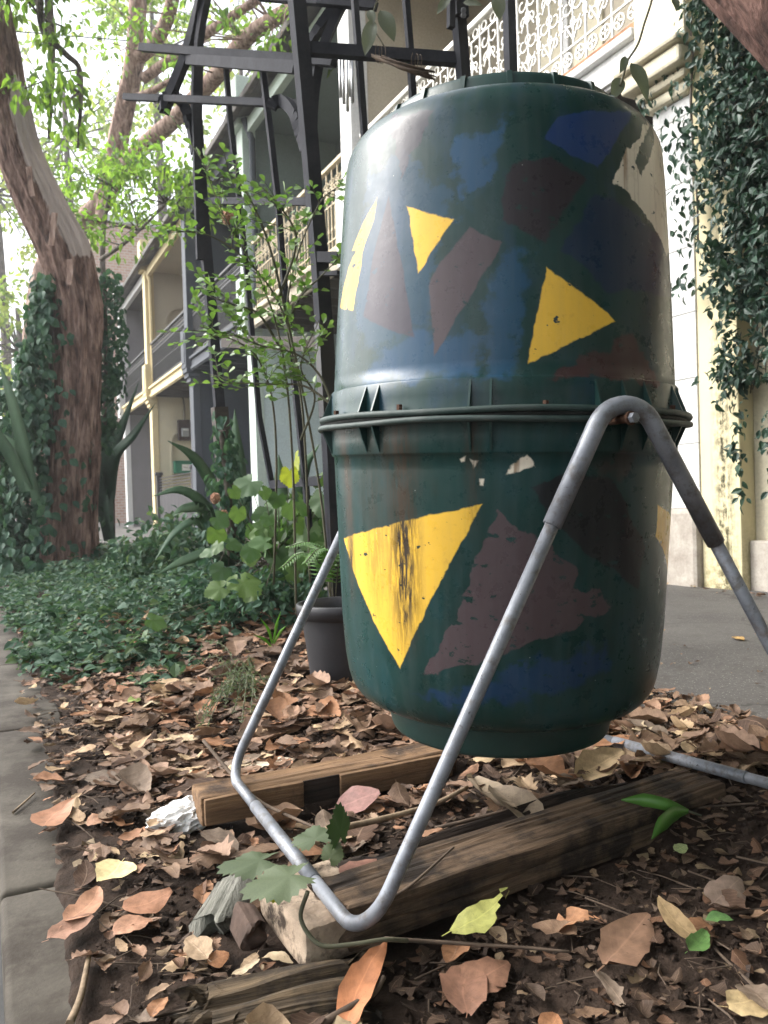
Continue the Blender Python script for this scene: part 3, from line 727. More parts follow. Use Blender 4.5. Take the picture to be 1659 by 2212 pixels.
M_lip = surf('worn_lip', (0.014, 0.036, 0.032), (0.055, 0.070, 0.064), 25, 6, 0.6, 0, 0.3)
M_gasket = surf('black_gasket', (0.012, 0.014, 0.014), (0.03, 0.032, 0.03), 20, 5, 0.7, 0, 0.4)
M_rustbolt = surf('rusty_bolt', (0.05, 0.02, 0.012), (0.12, 0.06, 0.035), 60, 5, 0.8, 0.3, 0.4)

barrel = bpy.data.objects.new('compost_barrel', None); COL.objects.link(barrel); barrel.matrix_world = BM
tag(barrel, 'dark green compost barrel painted with yellow triangles, hung in the tube stand', 'compost barrel')
up = lathe('upper_shell', PROF_UP, barrel_mat(True), barrel)
lo = lathe('lower_shell', PROF_LO, barrel_mat(False), barrel)
def sub(name, m, mat, parent):
    o = m.build(name, mat); o.parent = parent; return o
# flange: two lips with a wavy gasket between
def lip(name, za, zb, r0, r1, mat, amp, ph):
    V = []; F = []; n = 160
    for k in range(n):
        th = 2*math.pi*k/n; w = amp * (math.sin(3*th + ph) + 0.6*math.sin(7*th + 2*ph)); rr = r1 + 0.002*math.sin(5*th + ph)
        c, s = math.sin(th), -math.cos(th)
        zt = zb + w; zl = za + w
        for r, z in ((r0, zl), (rr - 0.002, zl), (rr, (zl+zt)/2), (rr - 0.002, zt), (r0, zt)): V.append((r*c, r*s, z))
    for k in range(n):
        k2 = (k+1) % n
        for j in range(4): F.append((k*5+j, k2*5+j, k2*5+j+1, k*5+j+1))
    me = big_mesh(name, np.array(V), np.array(F), True); o = bpy.data.objects.new(name, me); COL.objects.link(o); me.materials.append(mat); o.parent = barrel
    return o
lip('upper_flange', 0.0022, 0.0108, 0.287, 0.3160, M_lip, 0.0011, 0.4)
lip('gasket', -0.0040, 0.0040, 0.283, 0.3080, M_gasket, 0.0012, 0.2)
lip('lower_flange', -0.0110, -0.0030, 0.287, 0.3170, M_lip, 0.0013, 1.9)
ribs = []
for c0 in (-110, -75, -40, -5, 66, 101, 140, 175, 215):
    ribs += [c0 - 2.8, c0 + 2.8]
ribs += [27, 36, 45]
for a in ribs:
    th = R(a); c, s = math.sin(th), -math.cos(th); tx, ty = math.cos(th)*0.0016, math.sin(th)*0.0016
    for sg, par in ((1, up), (-1, lo)):
        P = [(0.286, 0.011*sg), (0.3115, 0.011*sg), (0.2955, 0.050*sg), (0.286, 0.050*sg)]
        V = [(r*c + tx, r*s + ty, z) for r, z in P] + [(r*c - tx, r*s - ty, z) for r, z in P]
        F = [(0,1,2,3),(7,6,5,4)] + [(i, 4+i, 4+(i+1) % 4, (i+1) % 4) for i in range(4)]
        sub('gusset', MB().add(V, F), M_green, par)
for a in (-58, -28, 12, 58, 95, 150, 200, 260):
    th = R(a); c, s = math.sin(th), -math.cos(th)
    sub('flange_bolt', MB().tube([(0.305*c, 0.305*s, 0.006), (0.305*c, 0.305*s, 0.018)], 0.0045, 6, smooth=False), M_rustbolt, up)
# lid on top, base ring below
lid = lathe('lid', [(0.478, 0.203), (0.488, 0.202), (0.504, 0.197), (0.510, 0.194), (0.513, 0.188), (0.511, 0.16), (0.515, 0.08), (0.516, 0.005)], M_green, barrel)
for k in range(18):
    th = R(k*20 + 4); c, s = math.sin(th), -math.cos(th); tx, ty = math.cos(th)*0.004, math.sin(th)*0.004
    P = [(0.195, 0.484), (0.2065, 0.486), (0.1995, 0.510), (0.188, 0.5145)]
    V = [(r*c + tx, r*s + ty, z) for r, z in P] + [(r*c - tx, r*s - ty, z) for r, z in P]
    sub('grip_rib', MB().add(V, [(0,1,2,3),(7,6,5,4)] + [(i, 4+i, 4+(i+1) % 4, (i+1) % 4) for i in range(4)]), M_green, lid)
lathe('base_ring', [(-0.470, 0.199), (-0.495, 0.197), (-0.520, 0.192), (-0.527, 0.189), (-0.530, 0.183), (-0.527, 0.176), (-0.502, 0.174), (-0.501, 0.005)], M_green, barrel)

# ================================================================== TUBE STAND
def galv():
    t = NT('galvanised_tube'); v = t.coord('Object')
    n1 = t.noise(v, 18, 6, 0.65); n2 = t.noise(v, 140, 5, 0.7); n3 = t.noise(v, 45, 6, 0.7)
    c = t.ramp(n1, [(0.3, (0.13, 0.14, 0.16)), (0.7, (0.24, 0.255, 0.285))])
    c = t.mix(t.ramp(n3, [(0.50, (0, 0, 0)), (0.66, (0.8, 0.8, 0.8))]), c, (0.10, 0.09, 0.08))
    c = t.mix(t.ramp(t.noise(v, 7, 6, 0.7), [(0.60, (0, 0, 0)), (0.70, (0.7, 0.7, 0.7))]), c, (0.09, 0.05, 0.03))
    c = t.mix(t.ramp(n2, [(0.62, (0, 0, 0)), (0.70, (0.85, 0.85, 0.85))]), c, (0.025, 0.02, 0.016))
    rg = t.ramp(n1, [(0.3, (0.36, 0.36, 0.36)), (0.7, (0.52, 0.52, 0.52))])
    return t.pbr(c, rg, 0.25, t.bump(n2, 0.12, 0.002), 0.4)
M_galv = galv()
def fillet(P, rad, closed=False, n=9):
    P = [Vector(p) for p in P]; out = []; N = len(P); rng_ = range(N) if closed else range(1, N-1)
    if not closed: out.append(P[0])
    for i in rng_:
        a, b, c = P[i-1], P[i], P[(i+1) % N]; d1 = (a-b).normalized(); d2 = (c-b).normalized()
        ang = d1.angle(d2); r = rad[i] if hasattr(rad, '__len__') else rad
        tl = r / math.tan(ang/2); cen = b + (d1 + d2).normalized() * (r / math.sin(ang/2))
        p0 = b + d1*tl; p1 = b + d2*tl; v0 = p0 - cen; v1 = p1 - cen; tot = v0.angle(v1); ax = v0.cross(v1).normalized()
        for k in range(n+1): out.append(cen + Matrix.Rotation(tot*k/n, 3, ax) @ v0)
    if not closed: out.append(P[-1])
    return out
A0 = at(1345, 792, 1.078)
F1 = at(789, 2041, 1.0); F2 = at(497, 1672, 1.60)
_rp = at(1659, 1440, 1.165); _d = _rp - A0; F3 = A0 + _d * ((A0.z - 0.10) / (A0.z - _rp.z))
b_ = (F2 - F1); b_ = Vector((b_.x, b_.y, 0)).normalized()
Ar = A0 + b_ * 0.70
F3.z = 0.165; F4 = F3 + b_ * 0.735; F4.z = 0.11
stand = empty('tumbler_stand', ((F1.x+F4.x)/2, (F1.y+F4.y)/2, 0)); tag(stand, 'bent grey galvanised steel tube stand holding the green barrel', 'stand')
def tube_obj(name, P, r, mat, parent=None, seg=14): return MB().tube(P, r, seg).build(name, mat, parent)
def half(corners, rads, a0, a1):
    pts = fillet(corners, rads); return pts
# front A-frame (legs, each with its own foot bend), apex sleeves, ground rails
RT = 0.0098
mid = lambda a, b, t: a + (b - a) * t
tube_obj('leg', fillet([mid(A0, F1, 0.14), F1, mid(F1, F2, 0.30)], 0.078), RT, M_galv, stand)
tube_obj('leg', fillet([mid(A0, F3, 0.14), F3, mid(F3, F4, 0.30)], 0.055), RT, M_galv, stand)
tube_obj('leg', fillet([mid(Ar, F2, 0.14), F2, mid(F2, F1, 0.30)], 0.055), RT, M_galv, stand)
tube_obj('leg', fillet([mid(Ar, F4, 0.14), F4, mid(F4, F3, 0.30)], 0.055), RT, M_galv, stand)
tube_obj('ground_rail', [mid(F1, F2, 0.27), mid(F1, F2, 0.5), mid(F1, F2, 0.73)], RT*1.13, M_galv, stand)
tube_obj('ground_rail', [mid(F3, F4, 0.27), mid(F3, F4, 0.5), mid(F3, F4, 0.73)], RT*1.13, M_galv, stand)
sl = tube_obj('apex_sleeve', fillet([mid(A0, F1, 0.29), A0, mid(A0, F3, 0.37)], 0.050, n=14), 0.0130, M_galv, stand, 18)
tube_obj('apex_sleeve', fillet([mid(Ar, F2, 0.29), Ar, mid(Ar, F4, 0.29)], 0.050, n=14), 0.0130, M_galv, stand, 18)
# pivot bolts
for ap, sgn in ((A0, -1), (Ar, 1)):
    pb = ap + Vector((0, 0, -0.071)); dirb = b_ * sgn
    pb2 = pb + dirb * 0.0118
    bl = MB().tube([pb2, pb2 + dirb*0.011], 0.0072, 6, smooth=False).build('pivot_bolt', M_galv, stand)
    MB().tube([pb2 - dirb*0.001, pb2 + dirb*0.003], 0.0095, 14, smooth=False).build('washer', M_rustbolt, bl)
    MB().tube([pb2 - dirb*0.04, pb2 + dirb*0.002], 0.006, 8).build('axle', M_rustbolt, bl)

# ================================================================== TIMBERS AND STONES UNDER THE STAND
def woodmat(name, c1, c2, dark, rough=0.85, dk=0.55, bump=0.6, scx=1.5):
    t = NT(name); v = t.coord('Object', (scx, 26, 26)); v2 = t.coord('Object')
    n1 = t.noise(v, 2.2, 8, 0.65, 0.4); n2 = t.noise(v, 9, 6, 0.7); n3 = t.noise(v2, 11, 7, 0.65)
    c = t.ramp(n1, [(0.32, c1), (0.68, c2)])
    c = t.mix(0.5, c, t.ramp(n2, [(0.35, (0.35, 0.33, 0.30)), (0.65, (1.1, 1.1, 1.1))]), 'MULTIPLY')
    c = t.mix(t.ramp(n3, [(dk, (0, 0, 0)), (dk + 0.16, (0.9, 0.9, 0.9))]), c, dark)
    return t.pbr(c, rough, 0, t.bump(t.math('ADD', n1, t.math('MULTIPLY', n2, 0.7)), bump, 0.006), 0.25)
M_w1 = woodmat('orange_timber', (0.115, 0.068, 0.038), (0.27, 0.165, 0.090), (0.030, 0.020, 0.015), dk=0.50)
M_w2 = woodmat('brown_timber', (0.050, 0.034, 0.023), (0.18, 0.12, 0.075), (0.014, 0.011, 0.009), dk=0.45, bump=0.9)
M_w3 = woodmat('black_timber', (0.012, 0.010, 0.009), (0.055, 0.038, 0.028), (0.010, 0.008, 0.007), dk=0.5, bump=1.0)
M_w4 = woodmat('rotten_timber', (0.022, 0.018, 0.015), (0.17, 0.12, 0.07), (0.010, 0.009, 0.008), dk=0.44, bump=1.0, scx=1.0)
M_block = surf('pale_block', (0.24, 0.175, 0.125), (0.50, 0.40, 0.30), 9, 8, 0.9, 0, 0.7, fine=90, dirt=((0.035, 0.025, 0.018), 14, 0.50), dist=0.006, spec=0.2)
M_stone = surf('grey_stone', (0.085, 0.085, 0.07), (0.24, 0.235, 0.20), 12, 8, 0.85, 0, 0.8, sc=(1, 5, 1), fine=80, dirt=((0.04, 0.035, 0.03), 9, 0.55), dist=0.01, spec=0.25)
def rough_box(name, A, B, W, H, mat, seed=0, amp=0.004, ridge=0.0, parent=None, bev=0.006, side=None, roll=0.0, broken=(0, 0), cutsx=28, ny=9, nzz=6, crack=0.0):
    """timber whose bottom centre line runs A -> B (z of A, B = underside)."""
    A = Vector(A); B = Vector(B); L = (B - A).length
    bm = bmesh.new(); nx = cutsx
    bmesh.ops.create_cube(bm, size=1.0)
    for v in bm.verts: v.co = Vector((v.co.x*L, v.co.y*W, (v.co.z + 0.5)*H))
    bmesh.ops.bevel(bm, geom=bm.edges[:], offset=bev, segments=2, profile=0.5, affect='EDGES')
    ex = [e for e in bm.edges if abs((e.verts[0].co - e.verts[1].co).x) > L*0.5]
    bmesh.ops.subdivide_edges(bm, edges=ex, cuts=nx, use_grid_fill=True)
    ey = [e for e in bm.edges if abs((e.verts[0].co - e.verts[1].co).y) > W*0.5]
    bmesh.ops.subdivide_edges(bm, edges=ey, cuts=ny, use_grid_fill=True)
    ez = [e for e in bm.edges if abs((e.verts[0].co - e.verts[1].co).z) > H*0.5]
    bmesh.ops.subdivide_edges(bm, edges=ez, cuts=nzz, use_grid_fill=True)
    for v in bm.verts:
        p = v.co.copy(); s = seed * 7.3
        k = amp * nz(p.x*6 + s, p.y*14, p.z*14) + ridge * nz(p.x*1.6 + s, p.y*75, p.z*75)
        k2 = amp * nz(p.x*6 + s, p.y*14 + 9, p.z*14)
        v.co.z += k + k2*0.3; v.co.y += k2 + 0.6*ridge*nz(p.x*1.6 + s, p.y*75, p.z*75 + 3)
        if crack:
            q = 1 - abs(nz(p.x*1.1 + s, p.y*46 + 0.8*nz(p.x*3, s), p.z*46)); q = max(0, q - 0.80) / 0.2
            v.co.z -= crack*q*(1 if p.z > H*0.6 else 0); v.co.y += crack*q*(1 if p.y < 0 else -1)*(1 if abs(p.y) > W*0.42 else 0)
            edge = smooth((abs(p.y)/(W/2) - 0.7)/0.3) * smooth((p.z/H - 0.7)/0.3); v.co.z -= edge*0.005*max(0, nz(p.x*5 + s, p.y*9, 4))
        e = p.x / L
        if e < -0.3 and broken[0]: v.co.x += broken[0] * (0.5 + nz(s, p.y*40, p.z*45)) * smooth((-0.3 - e)/0.2)
        if e > 0.3 and broken[1]: v.co.x -= broken[1] * (0.5 + nz(s, p.y*40, p.z*45)) * smooth((e - 0.3)/0.2)
    me = bpy.data.meshes.new(name); bm.to_mesh(me); bm.free()
    me.polygons.foreach_set('use_smooth', [True]*len(me.polygons)); me.update(); me.set_sharp_from_angle(angle=R(28))
    o = link(name, me, mat)
    x = (B - A).normalized(); y = Vector((0, 0, 1)).cross(x).normalized(); z = x.cross(y)
    mm = Matrix((x, y, z)).transposed().to_4x4() @ Matrix.Rotation(roll, 4, 'X'); mm.translation = (A + B) / 2
    o.matrix_world = mm
    return o
FOOT = []
def foot(A, B, W, h): FOOT.append((Vector(A).xy, Vector(B).xy, W, h))
# orange timber under the rear bend
fa = onz(436, 1788, 0.048); fb = onz(905, 1692, 0.048)
dirw = (fb - fa).normalized(); perp = Vector((-dirw.y, dirw.x, 0))
c1 = fa + perp*0.045; c2 = fb + perp*0.045 + dirw*0.10
tw = rough_box('timber_offcut', c1, c2, 0.088, 0.056, M_w1, 1, 0.004, 0.002, crack=0.003, ny=12)
tag(tw, 'short orange brown timber offcut under the far bend of the tube stand', 'timber'); foot(c1 - perp*0.03, c2 - perp*0.03, 0.15, 0.09)
for (u0, u1) in ((0.01, 0.36), (0.50, 0.97)):
    q0 = c1 + (c2 - c1)*u0 - perp*0.0465 + Vector((0, 0, .002)); q1 = c1 + (c2 - c1)*u1 - perp*0.0465 + Vector((0, 0, .002))
    fs = rough_box('face_strip', q0, q1, 0.012, 0.051, M_w1, 3 + u0*9, 0.002, 0.001, bev=0.003, cutsx=18)
    mw = fs.matrix_world.copy(); fs.parent = tw; fs.matrix_parent_inverse = tw.matrix_world.inverted(); fs.matrix_basis = mw
q0 = c1 + (c2 - c1)*0.36 - perp*0.0425 + Vector((0, 0, .004)); q1 = c1 + (c2 - c1)*0.50 - perp*0.0425 + Vector((0, 0, .004))
fs = rough_box('notch_shade', q0, q1, 0.004, 0.048, M_w3, 8, 0.002, 0.001, bev=0.001, cutsx=10)  # dark sheet set in the notch to deepen its shade
mw = fs.matrix_world.copy(); fs.parent = tw; fs.matrix_parent_inverse = tw.matrix_world.inverted(); fs.matrix_basis = mw
# long dark beam pair
g0 = onz(875, 2025, 0.045); g1 = onz(1575, 1768, 0.066)
dirb2 = (g1 - g0).normalized(); pp = Vector((-dirb2.y, dirb2.x, 0))
c1 = g0 + pp*0.055 - dirb2*0.10; c2 = g1 + pp*0.055
tb = rough_box('timber_beam', c1, c2, 0.105, 0.066, M_w2, 2, 0.0035, 0.0022, broken=(0.03, 0.0), cutsx=80, ny=22, nzz=12, crack=0.005)
tag(tb, 'long weathered brown timber beam in front of the barrel', 'timber'); foot(c1, c2, 0.115, 0.10)
c1 = g0 + pp*0.142 - dirb2*0.06 + Vector((0, 0, -0.012)); c2 = g1 + pp*0.135 - dirb2*0.07 + Vector((0, 0, -0.004))
tb2 = rough_box('timber_beam', c1, c2, 0.06, 0.055, M_w3, 5, 0.012, 0.009, broken=(0.10, 0.10), cutsx=70, ny=14, nzz=10, crack=0.012)
tag(tb2, 'blackened split timber lying against the back of the long brown beam', 'timber'); foot(c1, c2, 0.07, 0.09)
# pale block under the near bend, brown brick scrap, grey stone, rotten sleeper
k0 = onz(600, 2020, 0.05); k1 = onz(770, 2040, 0.05)
bl_c = onz(660, 2100, 0.035); bl_d = onz(570, 1985, 0.035)
dk_ = (bl_d - bl_c).normalized(); pk = Vector((dk_.y, -dk_.x, 0))
c1 = bl_c + pk*0.060; c2 = bl_c + dk_*0.175 + pk*0.060
blk = rough_box('paving_block', c1, c2, 0.125, 0.056, M_block, 9, 0.006, 0.0015, bev=0.007, cutsx=24, ny=16, nzz=8)
tag(blk, 'pale stained block under the near bend of the tube stand', 'block'); foot(c1, c2, 0.13, 0.10)
c1 = onz(545, 2050, 0.03); c2 = c1 + dk_*0.07
bs = rough_box('brick_scrap', c1 - Vector((0, 0, .01)), c2, 0.032, 0.045, surf('brown_scrap', (0.035, 0.022, 0.016), (0.10, 0.062, 0.045), 20, 7, 0.9, 0, 0.9), 14, 0.010, 0.005, cutsx=14, ny=8, nzz=8, roll=R(14), broken=(.02, .02))
tag(bs, 'small dark brown brick scrap between the grey stone and the pale block', 'brick'); foot(c1, c2, 0.06, 0.09)
c1 = onz(470, 2060, -0.012); c2 = onz(545, 1930, 0.008)
stn = rough_box('stone', c1, c2, 0.085, 0.048, M_stone, 21, 0.016, 0.006, bev=0.012, roll=R(-28), broken=(0.05, 0.05), cutsx=12)
tag(stn, 'grey green slaty stone leaning beside the pale block', 'stone'); foot(c1, c2, 0.08, 0.09)
c1 = onz(405, 2275, -0.004); c2 = onz(830, 2180, 0.0)
rs = rough_box('timber_beam', c1 - (c2-c1).normalized()*0.02, c2, 0.125, 0.055, M_w4, 31, 0.014, 0.012, broken=(0.07, 0.05), cutsx=90, ny=26, nzz=14, crack=0.016)
tag(rs, 'rotten split timber sleeper below the pale block', 'timber'); foot(c1, c2, 0.13, 0.085)

# crumpled white paper
def crumple(name, c, sx, sy, sz, mat, seed):
    bm = bmesh.new(); bmesh.ops.create_icosphere(bm, subdivisions=4, radius=1)
    for v in bm.verts:
        p = v.co.copy(); n = mn.multi_fractal(p*1.6 + Vector((seed, 0, 0)), 0.8, 2.2, 5)
        rdg = 1 - abs(nz(p.x*3.6 + seed, p.y*3.6, p.z*3.6))*1.3 - 0.25*abs(nz(p.x*8 + seed, p.y*8, p.z*8))
        k = 0.55 + 0.5*rdg + 0.12*(n - 1)
        v.co = Vector((p.x*sx*k, p.y*sy*k, p.z*sz*k))
    me = bpy.data.meshes.new(name); bm.to_mesh(me); bm.free(); o = link(name, me, mat); o.location = c; return o
M_paper = surf('white_tissue', (0.72, 0.71, 0.68), (0.86, 0.85, 0.83), 22, 6, 0.9, 0, 0.3, fine=200, dirt=((0.30, 0.23, 0.17), 28, 0.62), spec=0.1)
pc = onz(395, 1790, 0.02)
pz = crumple('crumpled_paper', (pc.x, pc.y, gh(pc.x, pc.y)+0.026), 0.080, 0.042, 0.036, M_paper, 3.0); pz.rotation_euler = (0.1, -0.25, R(-20))
tag(pz, 'crumpled white tissue beside the end of the orange brown timber', 'tissue')
# plastic pot behind the barrel
M_pot = surf('black_pot_plastic', (0.012, 0.012, 0.0145), (0.024, 0.024, 0.028), 8, 5, 0.5, 0, 0.1, fine=90)
pp_ = onz(745, 1478, 0.06); pot = empty('plant_pot', (pp_.x, pp_.y, 0.05)); tag(pot, 'black plastic plant pot behind the green barrel', 'plant pot')
def lathe_w(name, P, mat, parent, c, seg=40):
    V = []; F = []
    for z, r in P:
        for k in range(seg):
            a = 2*math.pi*k/seg; V.append((c.x + r*math.cos(a), c.y + r*math.sin(a), c.z + z))
    for i in range(len(P)-1):
        for k in range(seg):
            k2 = (k+1) % seg; F.append((i*seg+k, i*seg+k2, (i+1)*seg+k2, (i+1)*seg+k))
    return MB().add(V, F, True).build(name, mat, parent)
pcn = Vector((pp_.x, pp_.y, 0.05)); pd = proj(pcn)[2]; pr = 95 * pd / FPX; ph_ = 185 * pd / FPX
lathe_w('pot_wall', [(0, 0.0), (0, pr*0.73), (0.003, pr*0.745), (0.012, pr*0.75), (ph_*0.5, pr*0.85), (ph_*0.84, pr*0.935), (ph_*0.86, pr*0.94), (ph_*0.861, pr*0.88), (0.03, pr*0.70), (0.03, 0.0)], M_pot, pot, pcn)
lathe_w('rim', [(ph_*0.84, pr*0.945), (ph_*0.84, pr*1.03), (ph_*0.99, pr*1.05), (ph_, pr*1.03), (ph_, pr*0.95), (ph_*0.86, pr*0.90)], M_pot, pot, pcn)
lathe_w('potting_soil', [(ph_*0.80, 0.0), (ph_*0.78, pr*0.91)], M_soil, pot, pcn)

# ================================================================== GARDEN ARBOR
M_arbor = surf('arbor_metal', (0.018, 0.019, 0.024), (0.038, 0.040, 0.048), 7, 6, 0.75, 0.0, 0.2, fine=90, dirt=((0.045, 0.034, 0.026), 7, 0.62), spec=0.08)
M_arbor_w = surf('arbor_old_wood', (0.022, 0.018, 0.016), (0.065, 0.052, 0.044), 5, 7, 0.85, 0, 0.6, sc=(1, 1, 6))
arb = empty('garden_arbor', tuple(onz(600, 1330, 0.05))); tag(arb, 'dark grey steel garden arbor with curved arch behind the barrel', 'arbor')
def ab(name, pts, w, h=None, mat=None, up=(0, 0, 1), n=0):
    P = [at(*p) for p in pts]
    if n: P = spline(P, n)
    m = MB()
    for a, b in zip(P[:-1], P[1:]):
        d = (b - a).normalized(); m.bar(a - d*0.001, b + d*0.001, w, h or w, up)
    return m.build(name, mat or M_arbor, arb)
DL, DF = 4.2, 3.1
LP = [(452,-330,4.0),(436,-120,4.05),(428,60,4.1),(424,250,4.12),(440,480,4.16),(474,880,4.25),(492,1100,4.3),(508,1335,4.4)]
ab('post', LP[2:6], 0.050); ab('post', LP[5:], 0.075, mat=M_arbor_w)
FP = [(632,-360,3.0),(641,0,3.05),(668,300,3.1),(690,560,3.12),(700,710,3.12),(716,1000,3.15),(728,1330,3.25)]
ab('post', FP, 0.054)
ab('post_sleeve', [(699,700,3.085),(710,900,3.085)], 0.060, 0.05, M_dark)
RP = [(975,-340,3.05),(988,0,3.05),(1003,190,3.1),(1030,700,3.2),(1050,1300,3.3)]
ab('post', RP, 0.042); ab('post', [(1090,-300,4.1),(1105,200,4.15),(1130,800,4.2),(1140,1320,4.4)], 0.05)
# arch members
ab('arch', [(352,243,4.1),(372,195,4.08),(402,120,4.05),(425,40,4.0),(448,-60,3.9),(500,-190,3.8),(600,-300,3.6),(760,-340,3.4)], 0.045, n=4)
ab('arch', [(432,560,4.15),(425,330,4.1),(423,200,4.05),(430,90,4.0),(445,0,3.95),(480,-120,3.85),(560,-230,3.7),(760,-280,3.5)], 0.036, n=4)
ab('arch', [(672,330,3.4),(676,220,3.4),(690,130,3.4),(715,60,3.4),(748,-5,3.4),(800,-70,3.4),(900,-130,3.4)], 0.038, n=4)
ab('arch', [(655,120,3.55),(690,60,3.5),(730,0,3.5),(790,-80,3.5),(860,-140,3.5)], 0.036, n=4)
# scroll brackets
ab('scroll', [(352,240,4.08),(352,222,4.08),(362,208,4.08),(378,208,4.08),(394,222,4.1),(406,250,4.1),(414,290,4.12),(420,330,4.12)], 0.030, 0.05, n=3)
ab('scroll', [(585,232,3.3),(592,222,3.3),(608,218,3.3),(624,228,3.25),(638,250,3.2),(650,290,3.18),(658,320,3.15)], 0.026, 0.045, n=3)
# rails between the posts; their upper edges are grooved
def grooved(name, a, b, w, h, mat=None):
    A, B = at(*a), at(*b); m = MB().bar(A, B, w, h); n = int((B-A).length / 0.022)
    o = m.build(name, mat or M_arbor, arb)
    k = MB()
    for i in range(n):
        p = A + (B-A) * ((i+0.5)/n); d = (B-A).normalized()
        k.bar(p - d*0.006 + Vector((0, 0, h/2 + 0.001)), p + d*0.006 + Vector((0, 0, h/2 + 0.001)), w*0.9, 0.007)
    x = k.build('rail_grooves', mat or M_arbor, o); x['kind'] = 'stuff'
    return o
grooved('rail', (305,103,4.3), (722,134,3.3), 0.035, 0.036)
ab('rail', [(398,128,4.08),(640,146,3.1)], 0.030, 0.046)
grooved('rail', (270,210,4.35), (662,226,3.35), 0.032, 0.030)
ab('rail', [(444,434,4.16),(684,436,3.12)], 0.030, 0.030)
ab('rail', [(664,106,3.08),(1003,130,3.1)], 0.036, 0.044)
ab('rail', [(560,-8,3.6),(690,2,3.4),(812,12,3.3)], 0.032, 0.034)
ab('rail', [(588,1047,3.9),(720,1036,3.2)], 0.030, 0.040)
ab('rail', [(488,738,4.1),(592,742,3.6),(700,744,3.14)], 0.05, 0.060, M_arbor_w)
ab('rail', [(690,556,3.10),(735,557,3.0),(800,560,2.95)], 0.036, 0.040)
ab('rail', [(694,592,3.10),(735,590,3.0)], 0.03, 0.016)
# thin upright bars
for P in ([(488,140,3.9),(497,260,3.88),(514,405,3.86),(530,560,3.85),(560,900,3.9),(588,1050,3.95),(600,1300,4.0)],
          [(567,150,3.45),(584,290,3.45),(600,430,3.45),(616,640,3.45),(640,860,3.45),(660,1040,3.45),(680,1290,3.5)],
          [(758,-200,3.3),(766,0,3.25),(776,130,3.2),(786,275,3.2),(800,560,3.2)],
          [(872,-200,3.1),(877,0,3.1),(886,110,3.1),(892,215,3.1),(905,560,3.15)],
          [(975,-120,2.98),(974,60,2.98)]):
    ab('upright_bar', P, 0.024)
ab('bracket', [(990,-60,3.04),(996,36,3.04)], 0.055, 0.03)
for y in (22, 33):
    MB().tube([at(1001, y, 3.01), at(1002, y, 3.0)], 0.010, 8).build('bracket_bolt', M_galv, arb)

# wind chime
M_alu = NT('chime_aluminium').pbr((0.62, 0.63, 0.64), 0.32, 0.85)
ch = empty('wind_chime', tuple(at(745, 120, 3.2))); tag(ch, 'silver tube wind chime hanging from the arbor rail', 'wind chime')
for i, (x, y0, y1, d) in enumerate(((734,130,210,3.2), (741,128,224,3.22), (749,126,240,3.18), (755,130,208,3.23), (760,128,222,3.2))):
    MB().tube([at(x, y0, d), at(x+2, y1, d)], 0.0065, 10).build('chime_tube', M_alu, ch)
    MB().tube([at(x, y0, d), at(746, 112, 3.2)], 0.0008, 4).build('cord', M_dark, ch)
MB().tube([at(746, 114, 3.2), at(746, 119, 3.2)], 0.022, 14).build('top_disc', M_arbor_w, ch)

# bundle of dry sticks tied to the rail
M_twig = surf('dry_twig', (0.045, 0.030, 0.020), (0.14, 0.10, 0.07), 20, 6, 0.9, 0, 0.5)
bd = empty('stick_bundle', tuple(at(870, 150, 3.05))); tag(bd, 'bundle of dry brown sticks tied under the arbor rail', 'stick bundle')
for k in range(13):
    a = at(806 + random.uniform(-6, 22), 122 + random.uniform(-6, 10), 3.05 + random.uniform(-.02, .02)); b = at(935 + random.uniform(-25, 8), 166 + random.uniform(-12, 14), 3.0 + random.uniform(-.04, .04))
    MB().tube([a, (a+b)/2 + Vector((0, 0, random.uniform(-.008, .008))), b], random.uniform(.0022, .0045), 6).build('stick', M_twig, bd)
for x in (822, 900):
    P = []
    for k in range(17):
        a = 2*math.pi*k/8; c = at(x, 118 + (x-822)*0.22, 3.05); P.append(c + Vector((0.002*k - .016, 0.020*math.sin(a), 0.034*math.cos(a))))
    MB().tube(P, 0.0012, 5).build('tie', M_twig, bd)

# ================================================================== TREES
def barkmat(name, c1, c2, pale=None):
    t = NT(name); v = t.coord('Object', (8, 8, 1.7)); v2 = t.coord('Object')
    n1 = t.noise(v, 2.4, 8, 0.62, 0.5); n2 = t.noise(v, 9, 6, 0.7); n3 = t.noise(v2, 2.5, 5)
    c = t.ramp(n1, [(0.34, tuple(k*0.28 for k in c1)), (0.48, c1), (0.66, c2)])
    c = t.mix(0.5, c, t.ramp(n2, [(0.3, (0.45, 0.42, 0.4)), (0.7, (1.15, 1.15, 1.15))]), 'MULTIPLY')
    if pale:
        at_ = t.n('ShaderNodeAttribute', attribute_name='peel').outputs['Fac']
        pk = t.math('ADD', at_, t.math('MULTIPLY', t.math('SUBTRACT', n1, 0.5), 0.7))
        k = t.ramp(pk, [(0.46, (0, 0, 0)), (0.54, (1, 1, 1))])
        pc_ = t.ramp(n3, [(0.3, tuple(q*0.8 for q in pale)), (0.7, pale)])
        c = t.mix(k, c, pc_)
    return t.pbr(c, 0.85, 0, t.bump(t.math('ADD', n1, t.math('MULTIPLY', n2, 0.5)), 0.8, 0.03), 0.25)
M_bark = barkmat('red_brown_bark', (0.175, 0.108, 0.085), (0.39, 0.27, 0.22), (0.44, 0.37, 0.335))
M_bark2 = barkmat('pale_bark', (0.28, 0.185, 0.145), (0.48, 0.36, 0.30))
M_bark3 = barkmat('grey_bark', (0.10, 0.085, 0.07), (0.20, 0.17, 0.145))
